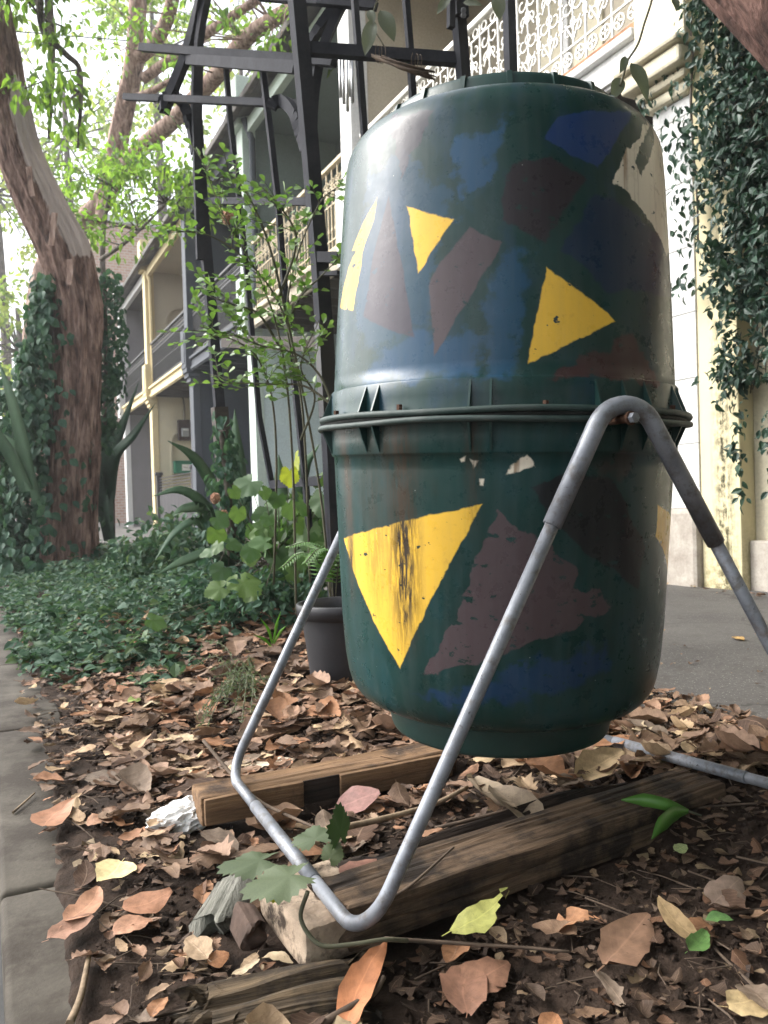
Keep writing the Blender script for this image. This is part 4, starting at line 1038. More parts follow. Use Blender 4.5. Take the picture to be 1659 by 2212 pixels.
def limb(name, pts, rads, mat, parent, seg=12, amp=0.0, n=6, peel=None):
    P = spline(pts, n); Rr = list(np.interp(np.linspace(0, 1, len(P)), np.linspace(0, 1, len(rads)), rads))
    m = MB().tube(P, Rr, seg)
    if amp:
        c = 0; V = []
        for i, p in enumerate(P):
            for k in range(seg):
                v = Vector(m.v[i*seg+k]); d = v - p; a = 2*math.pi*k/seg
                tw_ = 0.35*nz(p.z*0.8, 4); e = -1.1*abs(nz(math.cos(a+tw_)*8, math.sin(a+tw_)*8, p.z*0.9)) - 0.8*abs(nz(math.cos(a+tw_)*17, math.sin(a+tw_)*17, p.z*1.7)) + 0.5 + 1.3*nz(math.cos(a)*2.6, math.sin(a)*2.6, p.z*0.9 + 3) + 0.6*nz(math.cos(a)*7, math.sin(a)*7, p.z*1.3) + 0.55*nz(math.cos(a)*15, math.sin(a)*15, p.z*1.6)
                V.append(tuple(v + d * amp * e))
        m.v[:len(V)] = V
    o = m.build(name, mat, parent)
    if peel:
        a = o.data.attributes.new('peel', 'FLOAT', 'POINT'); vals = []
        for i, p in enumerate(P):
            for k in range(seg):
                vals.append(peel(p, Vector(m.v[i*seg+k]) - p))
        vals += [0.0] * (len(o.data.vertices) - len(vals)); a.data.foreach_set('value', vals)
    return o
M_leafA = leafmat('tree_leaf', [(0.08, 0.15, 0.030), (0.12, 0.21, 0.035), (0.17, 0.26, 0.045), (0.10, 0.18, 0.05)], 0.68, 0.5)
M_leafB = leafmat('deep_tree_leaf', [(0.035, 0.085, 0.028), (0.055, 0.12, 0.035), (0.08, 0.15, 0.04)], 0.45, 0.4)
M_leafFar = leafmat('far_leaf', [(0.12, 0.19, 0.05), (0.19, 0.26, 0.06), (0.26, 0.30, 0.08), (0.16, 0.22, 0.07)], 0.6, 0.7)
M_ivy = leafmat('ivy_leaf', [(0.026, 0.062, 0.042), (0.042, 0.092, 0.060), (0.065, 0.125, 0.080), (0.04, 0.085, 0.065)], 0.25, 0.65, 0.2)
def clusters(centers, rad, per, L0, L1, droop=0.5, flat=0.75):
    pos = []; nr = []; dr = []; ln = []
    for c, r in zip(centers, rad):
        n = int(per * (0.6 + 0.8*random.random()))
        u = unit(n) * (rng.random((n, 1)) ** 0.45) * r; u[:, 2] *= flat
        pos.append(np.array(c)[None] + u)
        d = unit(n)*0.8 + u/ (r+1e-6)*0.6; d[:, 2] -= droop; dr.append(d)
        q = unit(n)*0.9; q[:, 2] += 0.8; nr.append(q)
        ln.append(rng.uniform(L0, L1, n))
    return np.concatenate(pos), np.concatenate(nr), np.concatenate(dr), np.concatenate(ln)
def crown(name, kind, centers, rad, per, L0, L1, width, mat, parent, droop=0.5, flat=0.75):
    p, n, d, l = clusters(centers, rad, per, L0, L1, droop, flat)
    o = scatter(name, kind, p, n, d, l, width, mat, parent); return o
def twigs_to(centers, stems, r, mat, parent, name='twigs'):
    m = MB()
    for c in centers:
        c = Vector(c); s = min(stems, key=lambda q: (q - c).length)
        mid_ = (s + c)/2 + Vector((random.uniform(-.1, .1), random.uniform(-.1, .1), random.uniform(0, .15)))
        m.tube([s, mid_, c], [r, r*0.7, r*0.35], 5, cap=False)
    o = m.build(name, mat, parent); o['kind'] = 'stuff'; return o

# --- main leaning tree with peeling bark
TD = 7.5
t1 = empty('leaning_tree', tuple(onz(150, 1205, 0.1))); tag(t1, 'leaning tree with thick red brown peeling trunk wrapped in ivy', 'tree')
TP = [(146,1300,7.5),(150,1210,7.5),(158,1050,7.5),(168,880,7.5),(170,760,7.5),(168,660,7.5),(142,545,7.4),(92,440,7.3),(44,330,7.2),(12,200,7.1),(-10,60,7.0),(-60,-140,6.8),(-140,-380,6.6)]
TR = [0.32, 0.25, 0.215, 0.185, 0.195, 0.215, 0.22, 0.20, 0.185, 0.17, 0.155, 0.14, 0.11]
def peel1(p, d):
    x, y, _ = proj(p); k = d.normalized().dot((CR*0.75 + CU*0.45 - CF*0.5).normalized())
    e = smooth((600 - y)/60) * smooth((y - 60)/200)
    return max(0, (k - 0.42)) * 1.7 * e
tr1 = limb('trunk', [at(*p) for p in TP], TR, M_bark, t1, 150, 0.14, 16, peel1)
limb('branch', [at(12,200,7.1), at(-60,120,6.6), at(-160,60,6.0), at(-300,-60,5.0)], [0.11, 0.08, 0.06, 0.03], M_bark, t1, 12, 0.1)
limb('branch', [at(105,0,6.8), at(112,110,6.9), at(110,210,7.0), at(106,300,7.1)], [0.035, 0.03, 0.024, 0.014], M_bark3, t1, 8)
limb('branch', [at(85,-40,6.6), at(92,60,6.7), at(140,115,6.8), at(172,150,6.9), at(174,230,6.95), at(168,320,7.0)], [0.03, 0.03, 0.026, 0.022, 0.018, 0.01], M_bark3, t1, 8)
for i, P in enumerate(([(62,360),(66,400),(70,425)], [(118,460),(114,500),(110,530)], [(150,560),(152,590),(148,615)])):
    Q = spline([at(x, y, 7.02) for x, y in P], 4)
    MB().sweep([q for q in Q], 0.05, 0.008, up=tuple(-CF)).build('bark_strip', M_bark2, t1)
cs = [at(random.uniform(-60, 150), random.uniform(-120, 280), random.uniform(5.8, 7.2)) for _ in range(21)]
crown('crown', 'm', cs, [random.uniform(.16, .34) for _ in cs], 42, 0.07, 0.12, 0.48, M_leafA, t1, 1.1)
twigs_to(cs, [Vector(v) for v in tr1.data.vertices[600].co for _ in ()] or [at(12,200,7.1), at(110,150,7.0), at(172,200,6.95), at(-60,-140,6.8), at(92,40,6.7)], 0.012, M_bark3, t1)

# ivy on that trunk and down its foot
def ivy_mass(name, label, pts, rads, n, L0, L1, mat, side=None, tagit=True, flat=1.0):
    iv = empty(name, tuple(pts[0])); tag(iv, label, 'ivy')
    P = spline(pts, 6); Rr = np.interp(np.linspace(0, 1, len(P)), np.linspace(0, 1, len(rads)), rads)
    pos = []; nr = []
    for _ in range(n):
        i = random.randrange(len(P)); a = random.uniform(0, 2*math.pi); c = P[i]
        k = Rr[i] * (0.62 + 0.5*random.random() + 0.35*nz(c.z*2, a, 3) + 0.25*nz(c.z*5, a*3, 9))
        d = CR*math.cos(a) - CF*math.sin(a)
        if side and not side(c, d): continue
        pos.append(c + d*k + Vector((0, 0, random.uniform(-.12, .12)))); nr.append(d + Vector((0, 0, 0.7)))
    pos = np.array(pos); nr = np.array(nr) + unit(len(pos))*0.7; dr = unit(len(pos))*0.7 + np.array([0, 0, -0.9])
    scatter('foliage', 'm', pos, nr, dr, rng.uniform(L0, L1, len(pos)), 0.75, mat, iv)
    MB().tube(P, [0.02]*len(P), 6).build('stem', M_bark3, iv)
    return iv
ivy_mass('climbing_ivy', 'dark green ivy climbing the leaning tree trunk', [at(130,1220,7.35), at(110,1050,7.4), at(108,900,7.4), at(110,760,7.4), at(112,620,7.4)], [0.5, 0.42, 0.34, 0.26, 0.14], 3600, 0.06, 0.11, M_ivy, lambda c, d: d.dot(CR) < 0.35 or random.random() < 0.16)
ivy_mass('climbing_ivy', 'loose ivy hanging beside the houses from the leaning trunk', [at(225,950,7.8), at(228,820,7.8), at(228,720,7.8), at(226,600,7.8)], [0.10, 0.17, 0.19, 0.14], 900, 0.05, 0.09, M_ivy)

def bush(name, label, cat, cents, rads, per, L0, L1, width, mat, base, kind='m', group=None, droop=0.4, stemr=0.015, matst=None):
    e = empty(name, tuple(base)); tag(e, label, cat, group)
    crown('foliage', kind, cents, rads, per, L0, L1, width, mat, e, droop)
    twigs_to(cents, [Vector(base), Vector(base) + Vector((0, 0, 0.3))], stemr, matst or M_bark3, e, 'stems')
    return e
cs = [at(random.uniform(-110, 70), random.uniform(640, 1190)**1.0 if random.random() < .25 else random.uniform(830, 1195), random.uniform(7.2, 8.4)) for _ in range(62)]
bush('ivy_shrub', 'dense blue green ivy shrub between the leaning trunk and the kerb', 'shrub', cs, [random.uniform(.16, .30) for _ in cs], 75, 0.06, 0.10, 0.7, M_ivy, at(10, 1215, 7.8))

# --- second tree, leaning towards the houses
t2 = empty('street_tree', tuple(onz(88, 1180, 0.1))); tag(t2, 'tall pale barked tree behind the leaning trunk, limbs spreading over the roofs', 'tree', 'street trees')
D2 = 13.0
limb('trunk', [at(84,1190,13.2), at(86,900,13.1), at(88,700,13.0), at(112,560,13.0), at(190,470,13), at(232,410,13), at(262,270,12.8), at(288,140,12.6), at(298,0,12.4), at(305,-160,12.2), at(320,-360,12)], [0.30, 0.25, 0.24, 0.2, 0.17, 0.165, 0.155, 0.15, 0.13, 0.11, 0.07], M_bark2, t2, 28, 0.10, 8)
LIMBS2 = [([(290,130,12.6),(335,90,12.3),(365,30,12),(385,-60,11.6),(420,-200,11.2)], [0.12, 0.11, 0.10, 0.09, 0.06]),
          ([(236,400,13),(290,335,12.6),(390,245,12),(470,160,11.5),(530,85,11.1),(585,45,10.8),(660,0,10.4),(780,-70,9.8)], [0.13, 0.13, 0.12, 0.115, 0.11, 0.10, 0.09, 0.05]),
          ([(310,170,12.6),(380,120,12.2),(450,70,11.8),(540,10,11.3),(620,-50,10.9)], [0.08, 0.075, 0.07, 0.06, 0.045]),
          ([(262,260,12.8),(275,220,12.6),(330,196,12.4),(390,160,12.1)], [0.07, 0.06, 0.05, 0.03]),
          ([(232,410,13),(224,440,12.9),(214,480,12.8)], [0.12, 0.11, 0.08])]
for P, Q in LIMBS2:
    limb('branch', [at(*p) for p in P], Q, M_bark2, t2, 20, 0.035, 12)
st2 = [at(*p) for P, _ in LIMBS2 for p in P]
def pick(n, fn):
    out = []
    while len(out) < n:
        c = fn()
        if c is not None: out.append(c)
    return out
cs = pick(62, lambda: at(random.uniform(150, 760), random.uniform(-200, 130), random.uniform(9.5, 13)) )
crown('crown', 'm', cs, [random.uniform(.2, .45) for _ in cs], 30, 0.08, 0.14, 0.48, M_leafA, t2, 0.8)
twigs_to(cs[:60], st2, 0.014, M_bark2, t2)

# leafy understorey tree between trunk and houses
t3 = empty('young_tree', tuple(onz(235, 1160, 0.1))); tag(t3, 'young leafy tree in front of the brick building', 'tree', 'street trees')
limb('trunk', [at(240,1165,11.0), at(236,900,11), at(226,700,11), at(222,520,11), at(240,400,10.8)], [0.06, 0.05, 0.045, 0.035, 0.02], M_bark3, t3, 10)
limb('branch', [at(218,560,10.6), at(262,530,10.2), at(300,498,10), at(360,440,9.7)], [0.03, 0.025, 0.02, 0.01], M_bark3, t3, 8)
cs = pick(40, lambda: at(random.uniform(60, 430), random.gauss(425, 55), random.uniform(9, 11.5)))
cs += [at(random.uniform(230, 440), random.uniform(300, 380), random.uniform(9, 11)) for _ in range(9)]
crown('crown', 'm', cs, [random.uniform(.18, .40) for _ in cs], 34, 0.07, 0.125, 0.5, M_leafA, t3, 0.7)
twigs_to(cs[:70], [at(222,520,11), at(240,400,10.8), at(300,498,10), at(360,440,9.7), at(262,530,10.2)], 0.010, M_bark3, t3)

# far trees across the end of the street
far = [(-90, 900, 26, 3.0, 'far tree with sunlit yellow green crown at the street end, beside the kerb'), (40, 760, 30, 3.3, 'far sunlit tree directly behind the ivy covered trunk'), (-10, 420, 34, 4.0, 'tall far tree with pale crown above the ivy shrub'), (140, 300, 32, 4.2, 'tall far tree rising behind the pale barked tree'), (330, 120, 30, 4.0, 'far tree with airy crown above the yellow house'), (520, 180, 36, 4.2, 'far tree with airy crown above the brick building')]
for x, y, d, r, lab in far:
    c = at(x, y, d); e = empty('distant_tree', (c.x, c.y, 0)); tag(e, lab, 'tree', 'far trees')
    limb('trunk', [(c.x, c.y, -0.2), (c.x+.2, c.y, c.z*0.5), (c.x, c.y, c.z+r*0.5)], [0.3, 0.22, 0.08], M_bark3, e, 10)
    cs = [Vector(c) + Vector(v)*r*random.uniform(.35, 1.0) for v in unit(30)]
    crown('crown', 'm', cs, [r*random.uniform(.14, .26) for _ in cs], 34, 0.22, 0.36, 0.6, M_leafFar, e, 0.4)
    twigs_to(cs[:20], [Vector((c.x, c.y, c.z*0.6)), Vector((c.x, c.y, c.z))], 0.05, M_bark3, e)

# overhead wire
ow = MB().tube([at(-200, 55, 14), at(60, 70, 15), at(420, 100, 17), at(700, 128, 19), at(830, 140, 20)], 0.012, 6).build('overhead_wire', M_dark); tag(ow, 'thin black overhead wire crossing the tree crowns', 'wire')

# limb of the tree overhanging the footpath corner
t4 = empty('overhanging_tree', (2.05, 0.15, 0.05)); tag(t4, 'red brown barked tree limb leaning over the creeper at the upper corner', 'tree')
limb('trunk', [(2.02, 0.10, 0.0), (1.98, 0.28, 0.9), at(1990, 300, 1.92), at(1790, 85, 1.95), at(1676, -25, 2.0), at(1480, -215, 2.1), at(1300, -420, 2.25), at(1150, -640, 2.4)], [0.16, 0.14, 0.13, 0.125, 0.122, 0.115, 0.10, 0.08], barkmat('rust_bark', (0.095, 0.052, 0.042), (0.24, 0.14, 0.115)), t4, 40, 0.10, 8)
cs = [Vector((random.uniform(-1.6, 3.0), random.uniform(-2.2, 1.9), random.uniform(3.0, 4.6))) for _ in range(100)]  # crown out of view, spread and thickened to shade the foreground
cs += [Vector((random.uniform(0.8, 4.2), random.uniform(-5, 1.2), random.uniform(2.7, 5.0))) for _ in range(110)]
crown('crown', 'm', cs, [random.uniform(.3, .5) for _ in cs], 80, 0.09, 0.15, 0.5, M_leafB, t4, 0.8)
twigs_to(cs, [at(1300, -420, 2.25), at(1150, -640, 2.4), at(1480, -215, 2.1)], 0.012, M_bark3, t4)

# unseen tree added behind the camera to keep sky light off the barrel
t5 = empty('shade_tree', (1.0, -4.2, 0.05)); tag(t5, 'unseen leafy tree added behind the viewpoint to shade the barrel', 'tree', 'street trees')
limb('trunk', [(1.0, -4.2, 0.0), (1.05, -4.2, 1.5), (0.9, -4.0, 3.2), (0.8, -3.8, 5.0)], [0.2, 0.17, 0.14, 0.06], M_bark3, t5, 16, 0.1)
cs = [Vector((random.uniform(-2.2, 3.6), random.uniform(-6.0, -2.4), random.uniform(0.9, 5.4))) for _ in range(190)]
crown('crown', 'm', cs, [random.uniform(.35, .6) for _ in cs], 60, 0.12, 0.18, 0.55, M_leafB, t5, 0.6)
twigs_to(cs[:90], [Vector((1.05, -4.2, 1.5)), Vector((0.9, -4.0, 3.2)), Vector((0.8, -3.8, 5.0))], 0.02, M_bark3, t5)

# ================================================================== PLANTS
# creeper on the corner house
cr = empty('wall_creeper', (FRONT, 2.8, 0.1)); tag(cr, 'dark glossy creeper hanging on the pale yellow house wall', 'creeper')
pos = []; nr = []; dr = []
def edge_y(z): return 3.18 + 0.16*nz(z*1.7, 3.1) + 0.10*nz(z*5, 1.2)
for _ in range(12500):
    z = random.uniform(0.5, 4.6); ye = edge_y(z) + (0.10 if z > 2.6 else 0) - 0.30*smooth((1.3 - z)/0.8)
    y = ye - abs(random.gauss(0, 0.40))
    if nz(y*2.2, z*2.2, 7) < -0.30 and random.random() < 0.8: continue
    if z < 1.25 and nz(y*3, z*2, 1) < 0.05: continue
    x = FRONT - 0.02 - abs(random.gauss(0, 0.11)) - 0.10*max(0, nz(y*1.4, z*1.4))
    if y < 3.15: x += 0.06
    pos.append((x, y, z)); nr.append((-0.8, 0, 0.5))
for k in range(44):      # free strands
    z0 = random.uniform(1.0, 4.4); y0 = edge_y(z0) + random.uniform(-0.25, 0.05); L = random.uniform(0.15, 0.5); a = random.uniform(-0.2, 0.9)
    for i in range(int(L*60)):
        t_ = random.random()*L
        pos.append((FRONT - 0.05 - 0.12*t_ + random.gauss(0, .02), y0 + a*t_*0.7 + random.gauss(0, .015), z0 - t_*(1-abs(a)*0.5) + random.gauss(0, .015))); nr.append((-0.8, 0.1, 0.4))
n = len(pos); nr = np.array(nr) + unit(n)*0.75; dr = unit(n)*0.8 + np.array([-0.1, 0.1, -0.7])
M_creep = leafmat('creeper_leaf', [(0.012, 0.036, 0.026), (0.020, 0.052, 0.034), (0.036, 0.078, 0.048), (0.018, 0.045, 0.032)], 0.15, 0.45, 0.4)
scatter('foliage', 'm', pos, nr, dr, rng.uniform(0.028, 0.072, n), 0.52, M_creep, cr)
m = MB()
for k in range(26):
    y = random.uniform(2.3, 3.12); P = [(FRONT - random.uniform(0.01, 0.10) + (0.08 if y < 3.1 else 0), y + 0.10*nz(z_*1.3, k*3.3), z_) for z_ in np.linspace(random.uniform(0.7, 1.8), 4.8, 24)]
    m.tube(P, random.uniform(.0025, .006), 5, cap=False)
x = m.build('stems', M_bark3, cr); x['kind'] = 'stuff'
m = MB()
for P in ([(1497,120),(1492,220),(1498,330),(1506,430),(1508,540)], [(1500,0),(1492,60),(1497,120)]):
    m.tube(spline([onx(a, b, FRONT-0.06) for a, b in P], 5), 0.007, 6)
m.build('runner', M_bark3, cr)
sp = []; 
for _ in range(230):
    yv = random.uniform(0, 640); xx = 1500 + 8*math.sin(yv/60) + random.gauss(0, 26) - 12
    sp.append(onx(xx, yv, FRONT - 0.07 - abs(random.gauss(0, .03))))
for (bx_, by_) in ((1400, 212), (1440, 140), (1480, 260), (1395, 225), (1430, 290), (1465, 420), (1470, 300)):
    for _ in range(9): sp.append(onx(bx_ + random.gauss(0, 16), by_ + random.gauss(0, 14), FRONT - 0.10))
n = len(sp); scatter('foliage', 'm', np.array(sp), unit(n)*0.7 + np.array([-.7, 0, .5]), unit(n)*0.7 + np.array([0, 0, -.8]), rng.uniform(.04, .07, n), 0.5, M_creep, cr)

# ground cover
M_cover = leafmat('ground_cover_leaf', [(0.026, 0.062, 0.036), (0.042, 0.092, 0.056), (0.075, 0.135, 0.085), (0.034, 0.072, 0.050), (0.10, 0.15, 0.07)], 0.25, 0.65, 0.2)
pos = []; nr = []; dr = []
def cover_edge(x): return 3.10 + 0.75*smooth((x - 0.75)/0.5) + 0.28*nz(x*4, 2.2) + 0.12*nz(x*13, 5) - 0.35*math.exp(-((x-0.48)/0.16)**2)
while len(pos) < 21000:
    x = random.uniform(0.10, 1.62); y = 2.4 + 7.0*random.random()**1.5
    if x < 0.19 and (y < 3.3 or nz(y*2.2, 9) < -.1): continue
    d = y - cover_edge(x)
    if nz(x*4.2, y*3.1, 6) + 0.5*nz(x*11, y*9, 2) < -0.22 and random.random() < 0.85: continue
    if d < 0 or random.random() > 0.35 + d*2.5: continue
    mound = 0.03 + 0.11*smooth(d/0.6) * (0.75 + 1.1*nz(x*5, y*5, 3) + 0.7*nz(x*13, y*13, 1)) * smooth((x-0.06)/0.18)
    z = gh(x, y) + max(0.008, mound) * random.random()**0.45
    pos.append((x, y, z))
n = len(pos); scatter('ground_cover', 'm', np.array(pos), unit(n)*0.65 + np.array([0, -.15, 1.0]), unit(n)*np.array([1, 1, .35]) + np.array([0, -.2, -.1]), rng.choice([.6, 1, 1, 1.35], n) * rng.uniform(0.024, 0.052, n) , 0.66, M_cover)
tag(bpy.data.objects['ground_cover'], 'low dark green leafy ground cover spreading from the tree to the arbor', 'ground cover', kind='stuff')

# round-leaved shrub climbing the arbor
M_round = leafmat('round_leaf', [(0.08, 0.165, 0.035), (0.11, 0.21, 0.045), (0.15, 0.25, 0.06), (0.10, 0.18, 0.07)], 0.36, 0.4)
M_stem = surf('green_brown_stem', (0.05, 0.055, 0.03), (0.12, 0.11, 0.07), 12, 5, 0.8, 0, 0.3)
sh = empty('round_leaved_shrub', tuple(onz(690, 1330, 0.08))); tag(sh, 'thorny shrub with small round bright green leaves growing through the arbor', 'shrub')
STEMS = [[(640,1325,3.35),(632,1000,3.15),(610,760,2.95),(560,600,2.85),(490,480,2.75),(430,330,2.7)],
         [(715,1300,3.2),(690,1050,3.15),(640,780,3.0),(600,650,2.9),(530,560,2.8),(455,510,2.75),(392,500,2.7)],
         [(590,1320,3.5),(596,950,3.2),(560,780,2.95),(470,720,2.85),(430,705,2.8)],
         [(720,880,2.9),(690,810,2.95),(640,765,2.9),(560,745,2.85),(490,715,2.8)],
         [(672,1310,3.4),(655,900,3.15),(620,700,3.0),(640,560,2.95),(690,440,2.9),(735,400,2.85)],
         [(725,880,2.85),(660,835,2.9),(600,830,2.9),(530,828,2.9),(460,830,2.9)],
         [(640,780,3.0),(590,560,2.85),(545,440,2.8),(500,380,2.8),(455,395,2.75)],
         [(620,700,3.0),(650,640,2.95),(690,600,2.9),(730,560,2.85)],
         [(610,760,2.95),(560,680,2.85),(510,660,2.8),(450,640,2.75)],
         [(600,650,2.9),(640,520,2.85),(600,440,2.8),(560,400,2.8)],
         [(650,950,3.1),(680,860,3.0),(650,790,2.9),(690,690,2.85)]]
pos = []; nr = []; dr = []; ms = MB()
for S_ in STEMS:
    P = spline([at(*p) for p in S_], 10); N = len(P)
    ms.tube(P, list(np.linspace(0.0055, 0.0016, N)), 6, cap=False)
    for i in range(int(N*0.30), N):
        if random.random() < 0.52: continue
        p = P[i]; tw = (P[min(i+1, N-1)] - P[i-1]).normalized()
        dv = (Vector(unit(1)[0])*0.9 + tw*0.7 + Vector((0, 0, 0.15))).normalized(); L = random.uniform(0.05, 0.19)
        e = p + dv*L + Vector((0, 0, -0.01)); ms.tube([p, (p+e)/2 + Vector((0, 0, .006)), e], [0.0018, 0.0013, 0.0008], 5, cap=False)
        k = max(2, int(L/0.021))
        for j in range(k):
            q = p + (e - p)*((j+0.7)/k); sgn = 1 if j % 2 else -1
            s_ = dv.cross(Vector((0, 0, 1))).normalized()*sgn
            pos.append(q); dr.append(s_*0.8 + dv*0.6 + Vector(unit(1)[0])*0.35); nr.append(Vector((0, 0, 0.8)) - CF*0.35 + Vector(unit(1)[0])*0.6)
        pos.append(e); dr.append(dv); nr.append(Vector((0, 0, 1)) + Vector(unit(1)[0])*0.5)
n = len(pos)
scatter('foliage', 'r', np.array(pos), np.array(nr), np.array(dr), rng.uniform(0.021, 0.037, n), 0.84, M_round, sh)
ms.build('stems', M_stem, sh)

# agaves
def blade(pts, widths, mat, parent, up=None, n=6):
    P = spline(pts, n); Wd = np.interp(np.linspace(0, 1, len(P)), np.linspace(0, 1, len(widths)), widths); V = []; F = []
    for i, p in enumerate(P):
        t_ = (P[min(i+1, len(P)-1)] - P[max(i-1, 0)]).normalized(); s_ = t_.cross(-CF + Vector((0, 0, .3))).normalized(); u = s_.cross(t_)
        w_ = Wd[i]/2
        V += [p - s_*w_ + u*w_*0.35, p - u*w_*0.06, p + s_*w_ + u*w_*0.35, p - u*(w_*0.18 + 0.002)]
    for i in range(len(P)-1):
        a = i*4; b = a+4
        F += [(a, a+1, b+1, b), (a+1, a+2, b+2, b+1), (a+2, a+3, b+3, b+2), (a+3, a, b, b+3)]
    return MB().add(V, F, True).build('blade', mat, parent)
M_agave = surf('agave_blade', (0.065, 0.13, 0.075), (0.12, 0.20, 0.11), 6, 5, 0.45, 0, 0.15, sc=(1, 1, 0.3), fine=30)
M_agave_d = surf('dark_agave_blade', (0.028, 0.07, 0.045), (0.05, 0.105, 0.065), 6, 5, 0.45, 0, 0.15, fine=30)
a1 = empty('agave', tuple(onz(550, 1180, 0.1))); tag(a1, 'pale green agave with broad pointed blades behind the arbor post', 'agave', 'agaves in the verge')
for pts, wd in (([(525,1200,4.6),(520,1080,4.6),(512,980,4.6),(507,884,4.6)], [.085, .10, .09, .004]), ([(600,1190,4.6),(606,1110,4.6),(606,1040,4.6),(602,982,4.6)], [.08, .10, .08, .004]),
                ([(500,1130,4.6),(455,1040,4.5),(415,985,4.4),(362,952,4.3)], [.07, .07, .055, .003]), ([(480,1160,4.5),(440,1090,4.3),(390,1060,4.2),(330,1072,4.1)], [.06, .06, .05, .003]),
                ([(490,1200,4.5),(430,1130,4.3),(380,1150,4.2),(335,1210,4.1)], [.06, .05, .04, .003]), ([(640,1180,4.6),(645,1080,4.5),(660,1010,4.4),(690,960,4.3)], [.08, .09, .07, .003]),
                ([(470,1200,4.2),(440,1108,4.0),(400,1100,3.9),(372,1112,3.85)], [.05, .07, .05, .003]), ([(520,1235,4.2),(460,1198,3.9),(400,1212,3.7),(340,1240,3.6)], [.05, .06, .05, .003])):
    blade([at(*p) for p in pts], wd, M_agave, a1)
a2 = empty('agave', tuple(onz(232, 1150, 0.1))); tag(a2, 'dark agave with long upright blades beside the leaning trunk', 'agave', 'agaves in the verge')
for pts, wd in (([(236,1165,8.2),(232,1050,8.2),(236,920,8.2),(250,780,8.2)], [.10, .15, .11, .003]), ([(236,1130,8.2),(236,1010,8.2),(262,930,8.1),(300,825,8.0)], [.09, .14, .10, .003]),
                ([(240,1080,8.2),(250,990,8.1),(290,940,8.0),(335,872,7.9)], [.09, .13, .09, .003]), ([(238,1165,8.2),(222,1080,8.2),(205,980,8.2),(190,880,8.3)], [.12, .14, .1, .004]),
                ([(228,1060,8.2),(232,1110,8.1),(238,1150,8.05)], [.04, .07, .01])):
    blade([at(*p) for p in pts], wd, M_agave_d, a2)
a3 = empty('agave', tuple(onz(-40, 1180, 0.1))); tag(a3, 'grey green agave blades at the kerb edge of the ivy shrub', 'agave', 'agaves in the verge')
for pts, wd in (([(70,1060,6.8),(50,960,6.75),(25,860,6.7),(-5,775,6.7)], [.10, .12, .08, .003]), ([(60,1060,6.8),(25,985,6.7),(-20,920,6.6),(-80,860,6.5)], [.10, .11, .08, .003]), ([(80,1080,6.9),(62,1010,6.85),(30,960,6.8),(-20,925,6.8)], [.08, .08, .06, .003])):
    blade([at(*p) for p in pts], wd, M_agave, a3)

# broad-leaved vine, each leaf a part
M_vine = leafmat('broad_leaf', [(0.045, 0.10, 0.030), (0.065, 0.135, 0.042), (0.10, 0.17, 0.04), (0.055, 0.11, 0.05)], 0.3, 0.55, obj=True)
M_yleaf = leafmat('yellow_green_leaf', [(0.25, 0.30, 0.03), (0.30, 0.32, 0.04)], 0.4, 0.5, obj=True)
def broad_leaf(seed, lob=5, depth=0.18, teeth=0.05):
    rd = random.Random(seed); V = [(0, 0, 0)]; N = 44; U = [(0.5, 0.4)]
    for k in range(N):
        a = 2*math.pi*k/N; b = a - math.pi/2      # a = 0 at the stalk
        r = 0.52*(1 - depth*0.5*(1 - math.cos(lob*(a - math.pi)))) * (1 - 0.55*math.exp(-(min(a, 2*math.pi - a)/0.28)**2))
        r *= 1 + 0.12*math.exp(-((a-math.pi)/0.5)**2) + teeth*(1 if k % 2 else -1)*0.6 + rd.uniform(-.02, .02)
        x, y = r*math.cos(b), r*math.sin(b) + 0.12
        V.append((x, y, -0.25*(x*x) - 0.18*max(0, y)**2 + 0.03*math.sin(5*a)))
    F = []
    for k in range(N): F.append((0, 1+k, 1+(k+1) % N))
    me = bpy.data.meshes.new('broad_leaf'); me.from_pydata(V, [], F); me.polygons.foreach_set('use_smooth', [True]*len(F)); me.update(); return me
BL = [broad_leaf(s, 5, 0.11, 0.09) for s in (1, 2, 3)]
def put_leaf(me, p, size, nrm, dirv, mat, parent, name='leaf'):
    o = bpy.data.objects.new(name, me); COL.objects.link(o)
    if not me.materials: me.materials.append(mat)
    o.material_slots[0].link = 'OBJECT'; o.material_slots[0].material = mat
    y = Vector(dirv).normalized(); x = y.cross(Vector(nrm)).normalized(); z = x.cross(y)
    mm = Matrix((x*size, y*size, z*size)).transposed().to_4x4(); mm.translation = p
    if parent is not None:
        o.parent = parent; o.matrix_parent_inverse = Matrix.Translation(-Vector(parent.location))
    o.matrix_basis = mm
    return o
vn = empty('broad_leaved_vine', tuple(onz(600, 1330, 0.08))); tag(vn, 'broad leaved green vine at the foot of the arbor', 'vine')
root = onz(610, 1310, 0.08); ms = MB()
